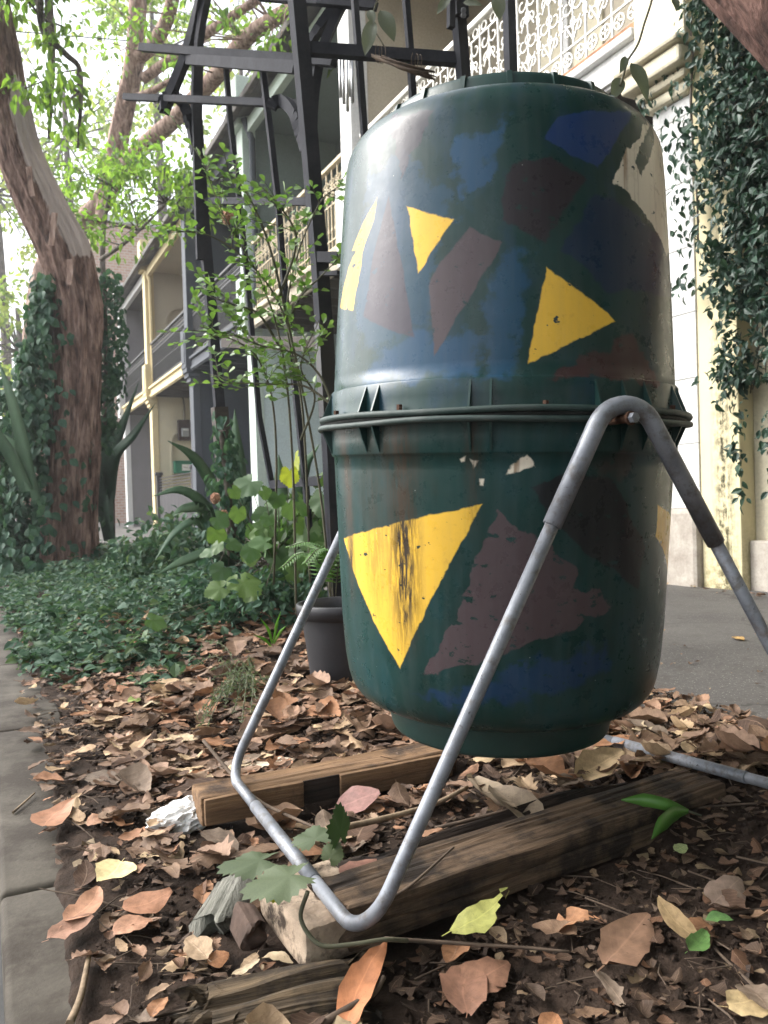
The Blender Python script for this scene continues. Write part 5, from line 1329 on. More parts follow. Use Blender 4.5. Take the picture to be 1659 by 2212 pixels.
for (x, y, s, mt) in ((540,1043,62,0),(698,1075,60,0),(665,1144,64,0),(599,1192,52,0),(527,1258,64,0),(641,990,56,1),(626,1022,44,1),(497,1174,42,0),(716,1126,52,0),(539,1192,46,0),(575,1110,46,0),(690,1180,50,0),(650,1090,44,0),(560,1150,40,0),(470,1120,40,0),(628,1240,44,0),(700,1030,44,0),(585,1230,40,0),(455,1190,36,0),(640,1190,40,0),(515,1105,38,0),(330,1340,40,0),(315,1375,32,0),(715,1215,46,0),(600,1075,36,0)) + tuple((random.uniform(445, 735), random.uniform(1030, 1290), random.uniform(30, 54), 0) for _ in range(26)):
    d = random.uniform(3.2, 3.7); p = at(x, y, d) if y < 1300 else at(x, y, 3.1)
    put_leaf(random.choice(BL), p, s*d/FPX*1.05, -CF*0.8 + Vector((random.uniform(-.5, .5), random.uniform(-.3, .3), random.uniform(.4, 1.0))), Vector((random.uniform(-.9, .9), random.uniform(-.3, .3), random.uniform(-.9, .0))), M_yleaf if mt else M_vine, vn)
    ms.tube([root + Vector((random.uniform(-.1, .1), random.uniform(-.1, .1), 0)), (root + p)/2 + Vector((0, 0, .08)), p], [.003, .0025, .0015], 5, cap=False)
ms.build('stems', M_stem, vn)
# dark small ivy round the arbor post foot
ivy_mass('post_ivy', 'dark small leaved ivy wound round the wooden arbor post', [at(506,1330,4.2), at(500,1220,4.15), at(495,1120,4.1), at(490,1020,4.1), at(480,930,4.05)], [0.13, 0.12, 0.10, 0.075, 0.05], 520, 0.03, 0.055, M_ivy)
cs = [at(random.uniform(430, 720), random.uniform(1230, 1345), random.uniform(3.3, 4.2)) for _ in range(48)]
bush('low_shrub', 'dark leafy low shrub at the foot of the broad leaved vine', 'shrub', cs, [random.uniform(.06, .13) for _ in cs], 38, 0.03, 0.055, 0.65, M_ivy, onz(590, 1345, 0.08), stemr=0.004)
cs = [at(random.uniform(270, 450), random.uniform(1130, 1225), random.uniform(5.2, 6.6)) for _ in range(34)]
bush('low_shrub', 'loose mid green shrub between the leaning trunk and the arbor', 'shrub', cs, [random.uniform(.10, .2) for _ in cs], 30, 0.045, 0.08, 0.6, M_cover, onz(360, 1235, 0.08), stemr=0.005)
cs = [at(random.uniform(560, 735), random.uniform(1090, 1260), random.uniform(3.7, 4.4)) for _ in range(34)]
bush('low_shrub', 'leafy green shrub between the arbor posts behind the barrel', 'shrub', cs, [random.uniform(.07, .14) for _ in cs], 26, 0.04, 0.075, 0.7, M_leafB, onz(650, 1330, 0.08), stemr=0.004)
# fern
fe = empty('fern', tuple(onz(690, 1290, 0.08))); tag(fe, 'bright green fern fronds beside the plant pot', 'fern')
M_fern = leafmat('fern_leaf', [(0.06, 0.15, 0.03), (0.09, 0.20, 0.04)], 0.35, 0.5)
for P in ([(715,1290,3.0),(690,1215,2.95),(650,1195,2.9),(610,1225,2.85)], [(720,1290,3.0),(700,1200,2.95),(665,1172,2.9),(625,1180,2.85)], [(720,1290,3.0),(715,1210,2.9),(690,1185,2.85),(660,1215,2.8)], [(725,1290,3.0),(730,1230,2.9),(740,1200,2.85),(760,1210,2.8)]):
    Q = spline([at(*p) for p in P], 8); pos = []; dr = []
    for i in range(4, len(Q)):
        tt = (Q[min(i+1, len(Q)-1)] - Q[i-1]).normalized(); s_ = tt.cross(Vector((0, 0, 1))).normalized()
        for sg in (-1, 1): pos.append(Q[i]); dr.append(s_*sg*0.9 + tt*0.5 + Vector((0, 0, -.2)))
    n = len(pos); fr = scatter('frond', 's', np.array(pos), np.tile([0.0, -.4, 1], (n, 1)), np.array(dr), np.linspace(0.075, 0.025, n), 0.30, M_fern, fe)
    MB().tube(Q, 0.002, 5).build('stalk', M_stem, fr)
# dried flower heads
M_peach = surf('dried_flower', (0.30, 0.16, 0.10), (0.5, 0.30, 0.20), 40, 5, 0.9, 0, 0.5)
for (x, y, d, s, lab) in ((465, 1076, 3.6, .024, 'peach coloured dried flower head beside the arbor post'), (484, 1110, 3.62, .018, 'small brown dried flower head below the peach one'), (492, 470, 3.5, .030, 'rusty brown seed pod hanging under the arbor rail')):
    o = crumple('dried_flower', at(x, y, d), s, s, s*1.1, M_peach, x*0.01); tag(o, lab, 'flower head')
# strappy bright weed and grey feathery weed
wd = empty('grass_weed', tuple(onz(590, 1400, 0.05))); tag(wd, 'bright green strappy weed growing in front of the plant pot', 'weed')
M_weed = leafmat('weed_leaf', [(0.12, 0.28, 0.03), (0.16, 0.34, 0.05)], 0.4, 0.4, obj=True)
for P in ([(590,1390,2.9),(598,1350,2.88),(606,1322,2.85)], [(588,1390,2.9),(580,1360,2.88),(562,1335,2.86)], [(592,1390,2.9),(606,1365,2.86),(618,1352,2.84)], [(585,1395,2.9),(570,1380,2.86),(548,1372,2.84)]):
    blade([at(*p) for p in P], [.006, .012, .001], M_weed, wd)
fw = empty('feathery_weed', tuple(onz(505, 1560, 0.03))); tag(fw, 'grey green feathery weed sprawling over the dry leaves', 'weed')
M_feath = leafmat('feathery_leaf', [(0.07, 0.11, 0.06), (0.11, 0.15, 0.085), (0.14, 0.17, 0.09)], 0.25, 0.6)
pos = []; dr = []; ms = MB(); b0 = onz(545, 1500, 0.03)
for k in range(26):
    e = onz(random.uniform(395, 600), random.uniform(1420, 1600), 0.05) + Vector((0, 0, random.uniform(0.0, 0.09)))
    Q = spline([b0 + Vector((random.uniform(-.1, .1), random.uniform(-.1, .1), 0)), (b0+e)/2 + Vector((0, 0, random.uniform(.02, .10))), e], 12); ms.tube(Q, [.0014]*len(Q), 4, cap=False)
    for q in Q[6:]:
        for _ in range(3): pos.append(q); dr.append(Vector(unit(1)[0]) + Vector((0, 0, .3)))
n = len(pos); scatter('foliage', 's', np.array(pos), unit(n) + np.array([0, 0, 1]), np.array(dr), rng.uniform(.008, .018, n), .28, M_feath, fw); ms.build('stems', M_stem, fw)
# hanging vine leaves, close to the lens at the top
M_dusty = leafmat('dusty_leaf', [(0.085, 0.10, 0.075), (0.12, 0.135, 0.10)], 0.2, 0.55, obj=True)
def ovate(seed, w=0.5):
    rd = random.Random(seed); V = []; F = []; rows = 9
    for i in range(rows):
        t_ = i/(rows-1); hw = w*0.5*math.sin(math.pi*min(1, t_**0.85))**0.8 if 0 < i < rows-1 else 0.004
        for j in (-1, -.5, 0, .5, 1): V.append((j*hw, t_, 0.12*abs(j)*hw*2 - 0.22*t_*t_ + 0.02*math.sin(9*t_ + seed)*j))
    for i in range(rows-1):
        for j in range(4): F.append((i*5+j, i*5+j+1, (i+1)*5+j+1, (i+1)*5+j))
    me = bpy.data.meshes.new('ovate_leaf'); me.from_pydata(V, [], F); me.polygons.foreach_set('use_smooth', [True]*len(F)); me.update(); return me
OV = [ovate(1, .5), ovate(2, .42), ovate(3, .58)]
hv = empty('hanging_vine', tuple(at(815, 12, 2.85))); tag(hv, 'dusty green vine leaves hanging from the arbor above the barrel', 'vine', 'hanging vines')
MB().tube(spline([at(835,-40,2.85), at(812,10,2.85), at(803,40,2.84), at(812,70,2.84), at(830,100,2.84)], 5), .0025, 5).build('stem', M_stem, hv)
for (x, y, x2, y2, w_) in ((822, 22, 852, 78, 0), (806, 42, 788, 108, 1), (798, 22, 806, 46, 2), (972, -8, 945, 22, 1), (1072, -10, 1082, 34, 2), (1000, 6, 1040, 4, 1)):
    a, b = at(x, y, 2.84), at(x2, y2, 2.82); put_leaf(OV[w_], a, (b-a).length, -CF + Vector((0, 0, .2)), b-a, M_dusty, hv)
hv2 = empty('hanging_vine', tuple(at(1408, 0, 1.9))); tag(hv2, 'thin vine with grey green leaves hanging past the barrel lid', 'vine', 'hanging vines')
MB().tube(spline([at(1420,-60,1.95), at(1408,0,1.92), at(1392,50,1.9), at(1378,95,1.9), at(1356,130,1.88), at(1350,150,1.88), at(1340,185,1.87)], 5), .0028, 5).build('stem', M_stem, hv2)
for (x, y, x2, y2, w_) in ((1362, 135, 1408, 202, 1), (1340, 168, 1328, 206, 2), (1352, 122, 1344, 150, 1), (1455, -5, 1465, 16, 0)):
    a, b = at(x, y, 1.88), at(x2, y2, 1.86); put_leaf(OV[w_], a, (b-a).length, -CF + Vector((0.2, 0, .3)), b-a, M_dusty, hv2)
# white curved husk and dangling dry leaves on the arbor
hk = blade([at(664,720,2.95), at(657,728,2.95), at(654,745,2.95), at(655,762,2.95)], [.004, .014, .012, .002], NT('white_husk').pbr((0.72, 0.72, 0.68), .7), None); hk.name = 'seed_husk'; tag(hk, 'curved white seed husk caught on the arbor board', 'husk')

# ================================================================== LEAF LITTER
def litter_mat(name, obj, dk=1.0):
    t = NT(name)
    oi = t.n('ShaderNodeObjectInfo'); r = oi.outputs['Random'] if obj else t.n('ShaderNodeNewGeometry').outputs['Random Per Island']
    c = t.ramp(r, [(0.0, (0.055, 0.032, 0.022)), (0.18, (0.19, 0.118, 0.078)), (0.36, (0.12, 0.078, 0.056)), (0.52, (0.29, 0.175, 0.115)), (0.66, (0.34, 0.17, 0.095)), (0.78, (0.24, 0.165, 0.125)), (0.90, (0.42, 0.29, 0.18)), (1.0, (0.50, 0.38, 0.24))])
    if obj: c = t.mix(1.0, oi.outputs['Color'], t.ramp(r, [(0, (.8, .8, .8)), (1, (1.12, 1.1, 1.08))]), 'MULTIPLY')
    c = t.mix(1.0, c, (0.93*dk, 0.93*dk, 0.89*dk), 'MULTIPLY')
    uv = t.n('ShaderNodeUVMap', uv_map='UVMap').outputs[0]; s = t.n('ShaderNodeSeparateXYZ', {0: uv})
    mid_ = t.math('ABSOLUTE', t.math('SUBTRACT', s.outputs[0], 0.5))
    rib = t.n('ShaderNodeMapRange', {0: mid_, 1: 0.012, 2: 0.03, 3: 1.0, 4: 0.0}).outputs[0]
    vv = t.math('SINE', t.math('MULTIPLY', t.math('SUBTRACT', s.outputs[1], t.math('MULTIPLY', mid_, 0.7)), 52.0))
    vein = t.n('ShaderNodeMapRange', {0: vv, 1: 0.93, 2: 1.0, 3: 0.0, 4: 0.6}).outputs[0]
    k = t.math('MAXIMUM', rib, vein)
    c = t.mix(t.math('MULTIPLY', k, 0.35), c, (0.42, 0.29, 0.20))
    ob = t.coord('Object'); n1 = t.noise(ob, 60 if not obj else 5, 6, 0.65); n2 = t.noise(ob, 300 if not obj else 28, 3, 0.6)
    c = t.mix(0.75, c, t.ramp(n1, [(0.3, (0.42, 0.38, 0.36)), (0.62, (1.1, 1.1, 1.1))]), 'MULTIPLY')
    c = t.mix(t.ramp(n2, [(0.66, (0, 0, 0)), (0.74, (0.7, 0.7, 0.7))]), c, (0.04, 0.025, 0.018))
    b = t.n('ShaderNodeBsdfPrincipled', {'Base Color': c, 'Roughness': 0.72, 'Specular IOR Level': 0.3, 'Normal': t.bump(t.math('ADD', t.math('MULTIPLY', k, 0.6), n1), 0.5, 0.002)})
    tr = t.n('ShaderNodeBsdfTranslucent', {'Color': c}); mx = t.n('ShaderNodeMixShader', {0: 0.12, 1: b.outputs[0], 2: tr.outputs[0]})
    t.t.links.new(mx.outputs[0], t.out.inputs[0]); return t.m
M_lit = litter_mat('dry_leaf', False); M_lit_o = litter_mat('dry_leaf_single', True); M_frag = litter_mat('leaf_crumb', False, 0.42)
def dry_leaf(seed, wr=0.55, curl=0.5, fold=0.3, teeth=0.04, torn=0.0, rows=9, cols=5):
    rd = random.Random(seed); V = []; U = []
    cx = rd.uniform(-1, 1)*curl; cy = rd.uniform(-.6, 1)*curl*0.8; tw = rd.uniform(-.5, .5)*curl; bend = rd.uniform(-.12, .12)
    for i in range(rows):
        t_ = i/(rows-1)
        hw = wr*0.5*(math.sin(math.pi*min(1.0, 0.03 + 0.95*t_**0.82)))**0.75
        for j in range(cols):
            s_ = -1 + 2*j/(cols-1); e = abs(s_) > 0.99
            w_ = hw*s_
            if e: w_ *= 1 + teeth*rd.uniform(-2, 2) - torn*max(0, rd.uniform(-1.2, 1))*0.7
            y = t_ + (rd.uniform(-.03, .03) if e else 0) - 0.10*abs(s_)*hw
            x = w_ + bend*math.sin(math.pi*t_)
            z = fold*abs(w_) + cy*(t_-0.5)**2*0.9 + cx*(w_**2)*2.2 + tw*w_*(t_-0.5)*1.6 + 0.035*nz(x*5 + seed, y*5) + 0.02*nz(x*13 + seed, y*13) + (rd.uniform(-.03, .03) if e else 0)
            V.append((x, y - 0.5, z)); U.append((0.5 + 0.5*s_, t_))
    F = [(i*cols+j, i*cols+j+1, (i+1)*cols+j+1, (i+1)*cols+j) for i in range(rows-1) for j in range(cols-1)]
    if torn > 0.5:
        sd_ = rd.choice((0, 1)); i0 = rd.randint(rows//2, rows-3); i1 = rd.randint(i0, rows-2); tip = rd.random() < .5
        F = [(i*cols+j, i*cols+j+1, (i+1)*cols+j+1, (i+1)*cols+j) for i in range(rows-1) for j in range(cols-1)
             if not (tip and i >= rows-3 and (j + i + seed) % 3) and not ((j >= cols//2) == bool(sd_) and i0 <= i <= i1 and abs(j - (cols-2)/2) > 0.6 + 0.8*(i1 - i)/(i1 - i0 + 1))]
    # little stalk
    b = len(V); V += [(0.008, -0.5, 0), (-0.008, -0.5, 0), (-0.005, -0.66, 0.03), (0.005, -0.66, 0.03)]; U += [(0.5, 0)]*4; F.append((b, b+1, b+2, b+3))
    return np.array(V), np.array(F), np.array(U)
TPL = []; LOOK = []
for i in range(26):
    wr = random.uniform(.34, .72); cu = random.choice([.2, .35, .6, 1.25]); fo_ = random.uniform(-.3, .55); to = random.choice([0, 0, .35, .7, .9])
    TPL.append(dry_leaf(i, wr, cu, fo_, random.uniform(.03, .10), to, 11, 7))
    LOOK.append(('torn' if to > .5 else 'curled' if cu > 1 else 'folded' if abs(fo_) > .35 else 'flat') + (' narrow' if wr < .46 else ' broad' if wr > .58 else ''))
def leaf_mesh(T, name='fallen_leaf'):
    return big_mesh(name, T[0], T[1], True, T[2])
TMESH = [leaf_mesh(T) for T in TPL]
for me in TMESH: me.materials.append(M_lit_o)
def on_timber(x, y, pad=0.0):
    for a, b, W, h in FOOT:
        d = b - a; L = d.length; u = d / L; p = Vector((x, y)) - a; s_ = p.dot(u); q = abs(p.x*u.y - p.y*u.x)
        if -0.02 - pad < s_ < L + 0.02 + pad and q < W/2 + pad: return True
    return False
pot_c = Vector((pcn.x, pcn.y))
cand = []
def density(x, y):
    px, py, d = proj((x, y, 0.03))
    k = 1.0
    if y > 2.7: k *= 0.6
    if px > 800 and py > 1780: k = 0.055 + 0.13*nz(x*5, y*5, 3)
    if px < 330 and py > 1950: k = 0.55
    if x < 0.26: k *= 0.35
    if 930 < px < 1350 and 1640 < py < 1800: k *= 0.5
    return k
for _ in range(16000):
    x = random.uniform(0.10, 1.72); y = 0.22 + 5.2*random.random()**1.6
    if random.random() > density(x, y): continue
    L = min(0.112, max(0.03, random.lognormvariate(math.log(0.060), 0.46)))
    if proj((x, y, .03))[2] < 1.15: L = min(L, 0.066)
    if on_timber(x, y, L*0.13) or (Vector((x, y)) - pot_c).length < pr*0.9: continue
    if x > 1.50 + 0.1*nz(y*3, 4): L *= 0.6
    if x < 0.24: L *= 0.7
    cand.append((x, y, L))
    if len(cand) >= 4600: break
# small torn fragments
frag = []
for _ in range(15000):
    x = random.uniform(0.12, 1.75); y = 0.2 + 3.2*random.random()**1.5
    if on_timber(x, y, 0.0) or (Vector((x, y)) - pot_c).length < pr*0.8: continue
    if x < 0.21 and random.random() < 0.75: continue
    frag.append((x, y, random.uniform(0.005, 0.016) if random.random() < .6 else random.uniform(.012, .034)))
def leaf_pose(x, y, L, flat=False):
    yaw = random.uniform(0, 2*math.pi); tl = random.gauss(0, 0.16); tl2 = random.gauss(0, 0.16)
    m = Matrix.Rotation(yaw, 3, 'Z') @ Matrix.Rotation(tl, 3, 'X') @ Matrix.Rotation(tl2, 3, 'Y')
    lay = (random.random()**1.4) * 0.030 * (0.4 if x < 0.25 else 1) if not flat else random.random()*0.008
    return m, Vector((x, y, max(gh(x, y), 0.003) + 0.006 + lay + 0.20*L*(abs(tl) + abs(tl2))))
items = []
for x, y, L in cand:
    m, p = leaf_pose(x, y, L); px, py, d = proj(p)
    vis = -40 < px < 1700 and py < 2260 and d > 0.2
    # hidden behind the barrel?
    hid = (760 < px < 1400 and py < 1560)
    items.append((L / d if vis and not hid else 0, random.randrange(len(TPL)), m, p, L))
items.sort(key=lambda q: -q[0])
ZONES = [(lambda px, py: px < 320 and py > 1850, 'on the soil beside the kerb'),
         (lambda px, py: px < 430 and py > 1600, 'in the litter between kerb and white tissue'),
         (lambda px, py: px < 300 and py <= 1600, 'in the litter between kerb and ground cover'),
         (lambda px, py: px < 760 and py <= 1530, 'in the litter in front of the plant pot'),
         (lambda px, py: px < 1000 and py <= 1720, 'in the litter behind the orange timber'),
         (lambda px, py: px > 1300 and py < 1750, 'in the litter beside the ground rail'),
         (lambda px, py: px < 720 and py < 1960, 'between the orange brown timber and the stone'),
         (lambda px, py: py < 1900 and px < 1300, 'in the gap between timbers under the barrel'),
         (lambda px, py: px > 1300, 'on the soil past the end of the beam'),
         (lambda px, py: px > 830, 'on the dark soil before the weathered beam'),
         (lambda px, py: True, 'beside the rotten timber sleeper')]
TONES = [('dark brown', (.085, .05, .034)), ('mid brown', (.19, .12, .078)), ('grey brown', (.20, .152, .118)), ('pinkish tan', (.30, .195, .14)), ('rust orange', (.34, .175, .095)), ('light tan', (.38, .275, .18)), ('pale cream', (.50, .40, .27))]
rest = items[280:]
for sc_, k, m, p, L in items[:280]:
    o = bpy.data.objects.new('fallen_leaf', TMESH[k]); COL.objects.link(o)
    mm = (m * L).to_4x4(); mm.translation = p; o.matrix_world = mm
    tn, rgb = random.choices(TONES, (22, 24, 16, 18, 9, 8, 3))[0]; o.color = (*rgb, 1)
    px, py, d = proj(p); size = 'large' if L > .085 else ('small' if L < .058 else 'medium')
    for fn_, where in ZONES:
        if fn_(px, py): tag(o, f'{size} {LOOK[k]} {tn} dry leaf {where}', 'fallen leaf', 'dry leaves ' + where); break
def merged(name, its, tpls, mat):
    VV = []; FF = []; UU = []; b = 0
    for _, k, m, p, L in its:
        T = tpls[k]; A = np.array(m)*L; VV.append(T[0] @ A.T + np.array(p)); FF.append(T[1] + b); UU.append(T[2]); b += len(T[0])
    return link(name, big_mesh(name, np.concatenate(VV), np.concatenate(FF), True, np.concatenate(UU)), mat)
ll = merged('leaf_litter', rest, TPL, M_lit); tag(ll, 'brown dry leaf litter covering the garden soil', 'leaf litter', kind='stuff')
FT = [dry_leaf(100+i, random.uniform(.5, .9), 1.0, random.uniform(-.3, .5), .25, .5, 5, 4) for i in range(8)]
fi = []
for x, y, L in frag:
    m, p = leaf_pose(x, y, L, True); fi.append((0, random.randrange(8), m, p, L))
fl = merged('leaf_fragments', fi, FT, M_frag); tag(fl, 'crumbled leaf fragments and wood chips on the soil', 'debris', kind='stuff')
# grit and scraps on the footpath
gi = []
for _ in range(420):
    x = 1.62 + abs(random.gauss(0, .5)); y = random.uniform(0.6, 6.0)
    if x > FRONT - .1: continue
    m, p = leaf_pose(x, y, .01, True); p.z = PATH_Z + .006 + random.random()*.004; gi.append((0, random.randrange(8), m, p, random.uniform(.004, .022)))
for _ in range(150):
    y = random.uniform(1.0, 7.0); m, p = leaf_pose(3.7, y, .01, True); p.x = FRONT - .02 - abs(random.gauss(0, .07)); p.z = PATH_Z + .010; gi.append((0, random.randrange(8), m, p, random.uniform(.01, .05)))
fg = merged('path_scraps', gi, FT, M_lit); tag(fg, 'small leaf scraps and grit scattered on the footpath', 'debris', kind='stuff')
# soil crumbs
ico = bmesh.new(); bmesh.ops.create_icosphere(ico, subdivisions=1, radius=1); IV = np.array([v.co[:] for v in ico.verts]); IF = np.array([[v.index for v in f.verts] for f in ico.faces]); ico.free()
N = 15000; VV = []; FF = []
for i in range(N):
    x = random.uniform(0.13, 1.78); y = 0.2 + 2.6*random.random()**1.4
    if on_timber(x, y): continue
    if x < 0.21 and random.random() < 0.7: continue
    r = random.uniform(.0012, .0055) if random.random() < .93 else random.uniform(.006, .012)
    v = IV * (r * (0.7 + 0.6*rng.random((len(IV), 1)))) + np.array((x, y, max(0.002, gh(x, y)) + r*0.4)); VV.append(v); FF.append(IF + len(IV)*len(FF))
so_ = link('soil_crumbs', big_mesh('soil_crumbs', np.concatenate(VV), np.concatenate(FF)), M_soil); tag(so_, 'dark crumbs of soil between the leaves', 'soil', kind='stuff')

# twig litter
M_twigp = surf('pale_twig', (0.10, 0.07, 0.045), (0.30, 0.22, 0.14), 30, 6, 0.85, 0, 0.4)
def twig(P, r0, r1, mat, name='twig', n=5):
    Q = spline(P, n); return MB().tube(Q, list(np.linspace(r0, r1, len(Q))), 6).build(name, mat)
m = MB()
for _ in range(1500):
    x = random.uniform(0.12, 1.65); y = 0.25 + 3*random.random()**1.5
    if on_timber(x, y, .02): continue
    a = random.uniform(0, 6.28); L = random.uniform(.008, .05) if random.random() < .9 else random.uniform(.05, .13); z = max(0, gh(x, y)) + random.uniform(.0, .010); c = Vector((x, y, z)); d = Vector((math.cos(a), math.sin(a), random.gauss(0, .12)))*L
    m.tube([c - d, c + Vector((random.gauss(0, .006), random.gauss(0, .006), .004)), c + d], [.0006 + L*.016, .0005 + L*.013, .0004 + L*.006], 5, cap=False)
tl = m.build('twig_litter', M_twig); tag(tl, 'scattered thin dry twigs among the leaves', 'twigs', kind='stuff')
for P, r, lab, mt in (
    ([at(440,1600,1.72), at(500,1672,1.62), at(560,1730,1.52), at(640,1770,1.42), at(700,1795,1.36)], .0042, 'thin dark twig leaning over the far bend of the tube stand', M_twig),
    ([at(700,1795,1.36), at(800,1775,1.42), at(930,1740,1.5), at(1010,1700,1.55)], .0065, 'pale brown stick in the gap between the two timbers', M_twigp),
    ([onz(800,1945,.10), onz(870,1925,.11), onz(980,1830,.125)], .0028, 'bent twig lying on the long weathered beam beside the tube leg', M_twig),
    ([onz(690,2215,.05), onz(800,2150,.06), onz(830,2110,.07)], .0055, 'dark twig crossing the long orange leaf', M_twig),
    ([onz(830,2028,.075), onz(960,2036,.06), onz(1100,2045,.055), onz(1230,2056,.05)], .003, 'long thin twig on the soil in front of the weathered beam', M_twig),
    ([onz(150,2212,.02), onz(175,2150,.02), onz(192,2065,.03)], .006, 'brown stick standing out of the soil beside the kerb', M_twigp),
    ([onz(28,1755,.006), onz(75,1713,.008)], .003, 'pale straw lying on the kerb', M_twigp),
    ([onz(940,1790,.06), onz(1060,1760,.07), onz(1200,1725,.08)], .004, 'dark root behind the blackened timber', M_twig)):
    o = twig(P, r, r*0.6, mt); tag(o, lab, 'twig', 'single twigs')
# green runner stem over the pale block with its ragged leaves
gr = empty('ragged_leaf_sprig', tuple(onz(680, 2010, .09))); tag(gr, 'ragged green leaf sprig trailing over the pale block', 'plant sprig')
MB().tube(spline([at(665,1925,.99), at(650,1985,.985), at(690,2040,.97), at(760,2040,.97), at(830,2030,.98), at(880,2032,1.0)], 6), [.0028]*31, 6).build('stem', M_stem, gr)
M_rag = leafmat('ragged_leaf', [(0.060, 0.085, 0.040), (0.090, 0.115, 0.055)], 0.2, 0.65, obj=True)
M_dkleaf = leafmat('dark_leaf', [(0.015, 0.035, 0.012), (0.02, 0.04, 0.015)], 0.15, 0.5, obj=True)
RL = [broad_leaf(s, 5, .10, .14) for s in (11, 12, 13)]
for (x, y, s, d, nr_, dv, mt) in ((625,1892,150,1.02,(.05,-.02,1),(-1,.15,-.1),M_rag), (560,1858,125,1.1,(0,.02,1),(-1,.3,0),M_rag), (680,1812,95,1.2,(-.2,-.15,1),(.2,1,.1),M_rag), (736,1800,88,1.16,(.6,-.8,.3),(.1,.1,1),M_dkleaf), (600,1925,40,1.01,(0,-.4,1),(-.6,-.5,-.3),M_yleaf), (715,1850,50,1.14,(.1,-.5,.8),(.5,.2,.5),M_rag)):
    put_leaf(RL[(x) % 3], at(x, y, d), s*d/FPX, nr_, dv, mt, gr)

# single leaves that stand out in the photograph
def flat_leaf(name, label, x, y, z, x2, y2, wr, cols, seed, curl=0.3, fold=0.15, tilt=(0, 0), torn=0.0, z2=None, group=None):
    dz = 0 if z2 is None else z2 - z
    a = onz(x, y, z); b = onz(x2, y2, z + dz)
    if not on_timber(a.x, a.y) and not on_timber(b.x, b.y) and z < 0.07 and a.x < 1.6:
        for _ in range(4):
            zg = max(0.0, gh(*((a+b)/2).xy)) + 0.022
            a = onz(x, y, zg); b = onz(x2, y2, zg + dz)
    L = (b-a).length
    T = dry_leaf(seed, wr, curl, fold, .03, torn); me = leaf_mesh(T, name)
    t = NT(name + '_mat'); ob = t.n('ShaderNodeUVMap', uv_map='UVMap').outputs[0]; s = t.n('ShaderNodeSeparateXYZ', {0: ob})
    n1 = t.noise(t.coord('Object'), 7, 6, .65); mid_ = t.math('ABSOLUTE', t.math('SUBTRACT', s.outputs[0], 0.5))
    c = t.ramp(n1, [(.3, tuple(k*.6 for k in cols)), (.6, cols)])
    vv = t.math('SINE', t.math('MULTIPLY', t.math('SUBTRACT', s.outputs[1], t.math('MULTIPLY', mid_, 0.7)), 46.0))
    k = t.math('MAXIMUM', t.n('ShaderNodeMapRange', {0: mid_, 1: .012, 2: .03, 3: 1.0, 4: 0.0}).outputs[0], t.n('ShaderNodeMapRange', {0: vv, 1: .94, 2: 1.0, 3: 0.0, 4: .5}).outputs[0])
    c = t.mix(t.math('MULTIPLY', k, .35), c, tuple(min(1, q*1.5) for q in cols))
    c = t.mix(t.ramp(t.noise(t.coord('Object'), 26, 3), [(.68, (0, 0, 0)), (.74, (.8, .8, .8))]), c, tuple(q*.2 for q in cols))
    t.pbr(c, .65, 0, t.bump(n1, .4, .003), .35)
    me.materials.append(t.m); o = bpy.data.objects.new(name, me); COL.objects.link(o)
    yv = (b-a).normalized(); up = Vector((tilt[0], tilt[1], 1)); xv = yv.cross(up).normalized(); zv = xv.cross(yv)
    mm = Matrix((xv*L, yv*L, zv*L)).transposed().to_4x4(); mm.translation = (a+b)/2; o.matrix_world = mm
    tag(o, label, 'fallen leaf', group); return o
flat_leaf('fallen_leaf', 'long orange leaf lying over the rotten sleeper below the tube bend', 745, 2225, .05, 830, 2035, .34, (.42, .17, .075), 201, .2, .2, z2=.085)
flat_leaf('fallen_leaf', 'pale yellow heart shaped leaf on the dark litter near the kerb', 262, 1862, .035, 215, 1905, .95, (.62, .50, .26), 202, .2, .1, (-.2, -.5))
flat_leaf('fallen_leaf', 'large pale tan leaf at the lower corner of the soil', 1572, 2175, .06, 1720, 2160, .62, (.45, .34, .18), 203, .3, .05)
flat_leaf('fallen_leaf', 'large grey brown cupped leaf resting against the blackened timber', 1165, 1775, .09, 1065, 1690, .62, (.30, .235, .17), 204, .9, .5, (.1, -.6), z2=.12)
flat_leaf('fallen_leaf', 'folded tan leaf standing beside the cupped grey brown leaf', 1020, 1700, .08, 1110, 1765, .36, (.33, .26, .18), 205, .8, .6, (.1, -.8), z2=.10)
flat_leaf('fallen_leaf', 'mottled yellow green leaf curled on the front edge of the weathered beam', 975, 2010, .075, 1098, 1920, .40, (.30, .30, .085), 206, .6, .3, (0, -.4), .7, z2=.105)
flat_leaf('fallen_leaf', 'tan pointed leaf standing up from the soil below the beam', 1505, 2030, .04, 1420, 1940, .48, (.36, .25, .13), 207, .4, .2, (-.2, -1.0), z2=.075)
flat_leaf('fallen_leaf', 'broad orange brown leaf by the kerb beside the grey stone', 265, 1965, .03, 370, 1925, .62, (.36, .18, .105), 208, .3, .1, (0, -.3))
flat_leaf('fallen_leaf', 'orange brown leaf overlapping the soil below the broad one', 245, 2010, .03, 330, 1985, .7, (.36, .19, .115), 209, .3, .1, (.1, -.2))
flat_leaf('fallen_leaf', 'pinkish tan leaf with pointed tip at the kerb edge', 105, 2030, .02, 200, 1980, .5, (.34, .19, .13), 210, .4, .2, (0, -.3))
flat_leaf('fallen_leaf', 'orange brown leaf above the soil heap beside the kerb', 140, 1995, .03, 212, 1920, .42, (.38, .20, .12), 211, .4, .2, (-.1, -.3))
flat_leaf('fallen_leaf', 'rust brown leaf nearest the white tissue on the kerb side', 95, 1795, .02, 160, 1735, .5, (.34, .17, .10), 212, .4, .2, (-.2, -.4))
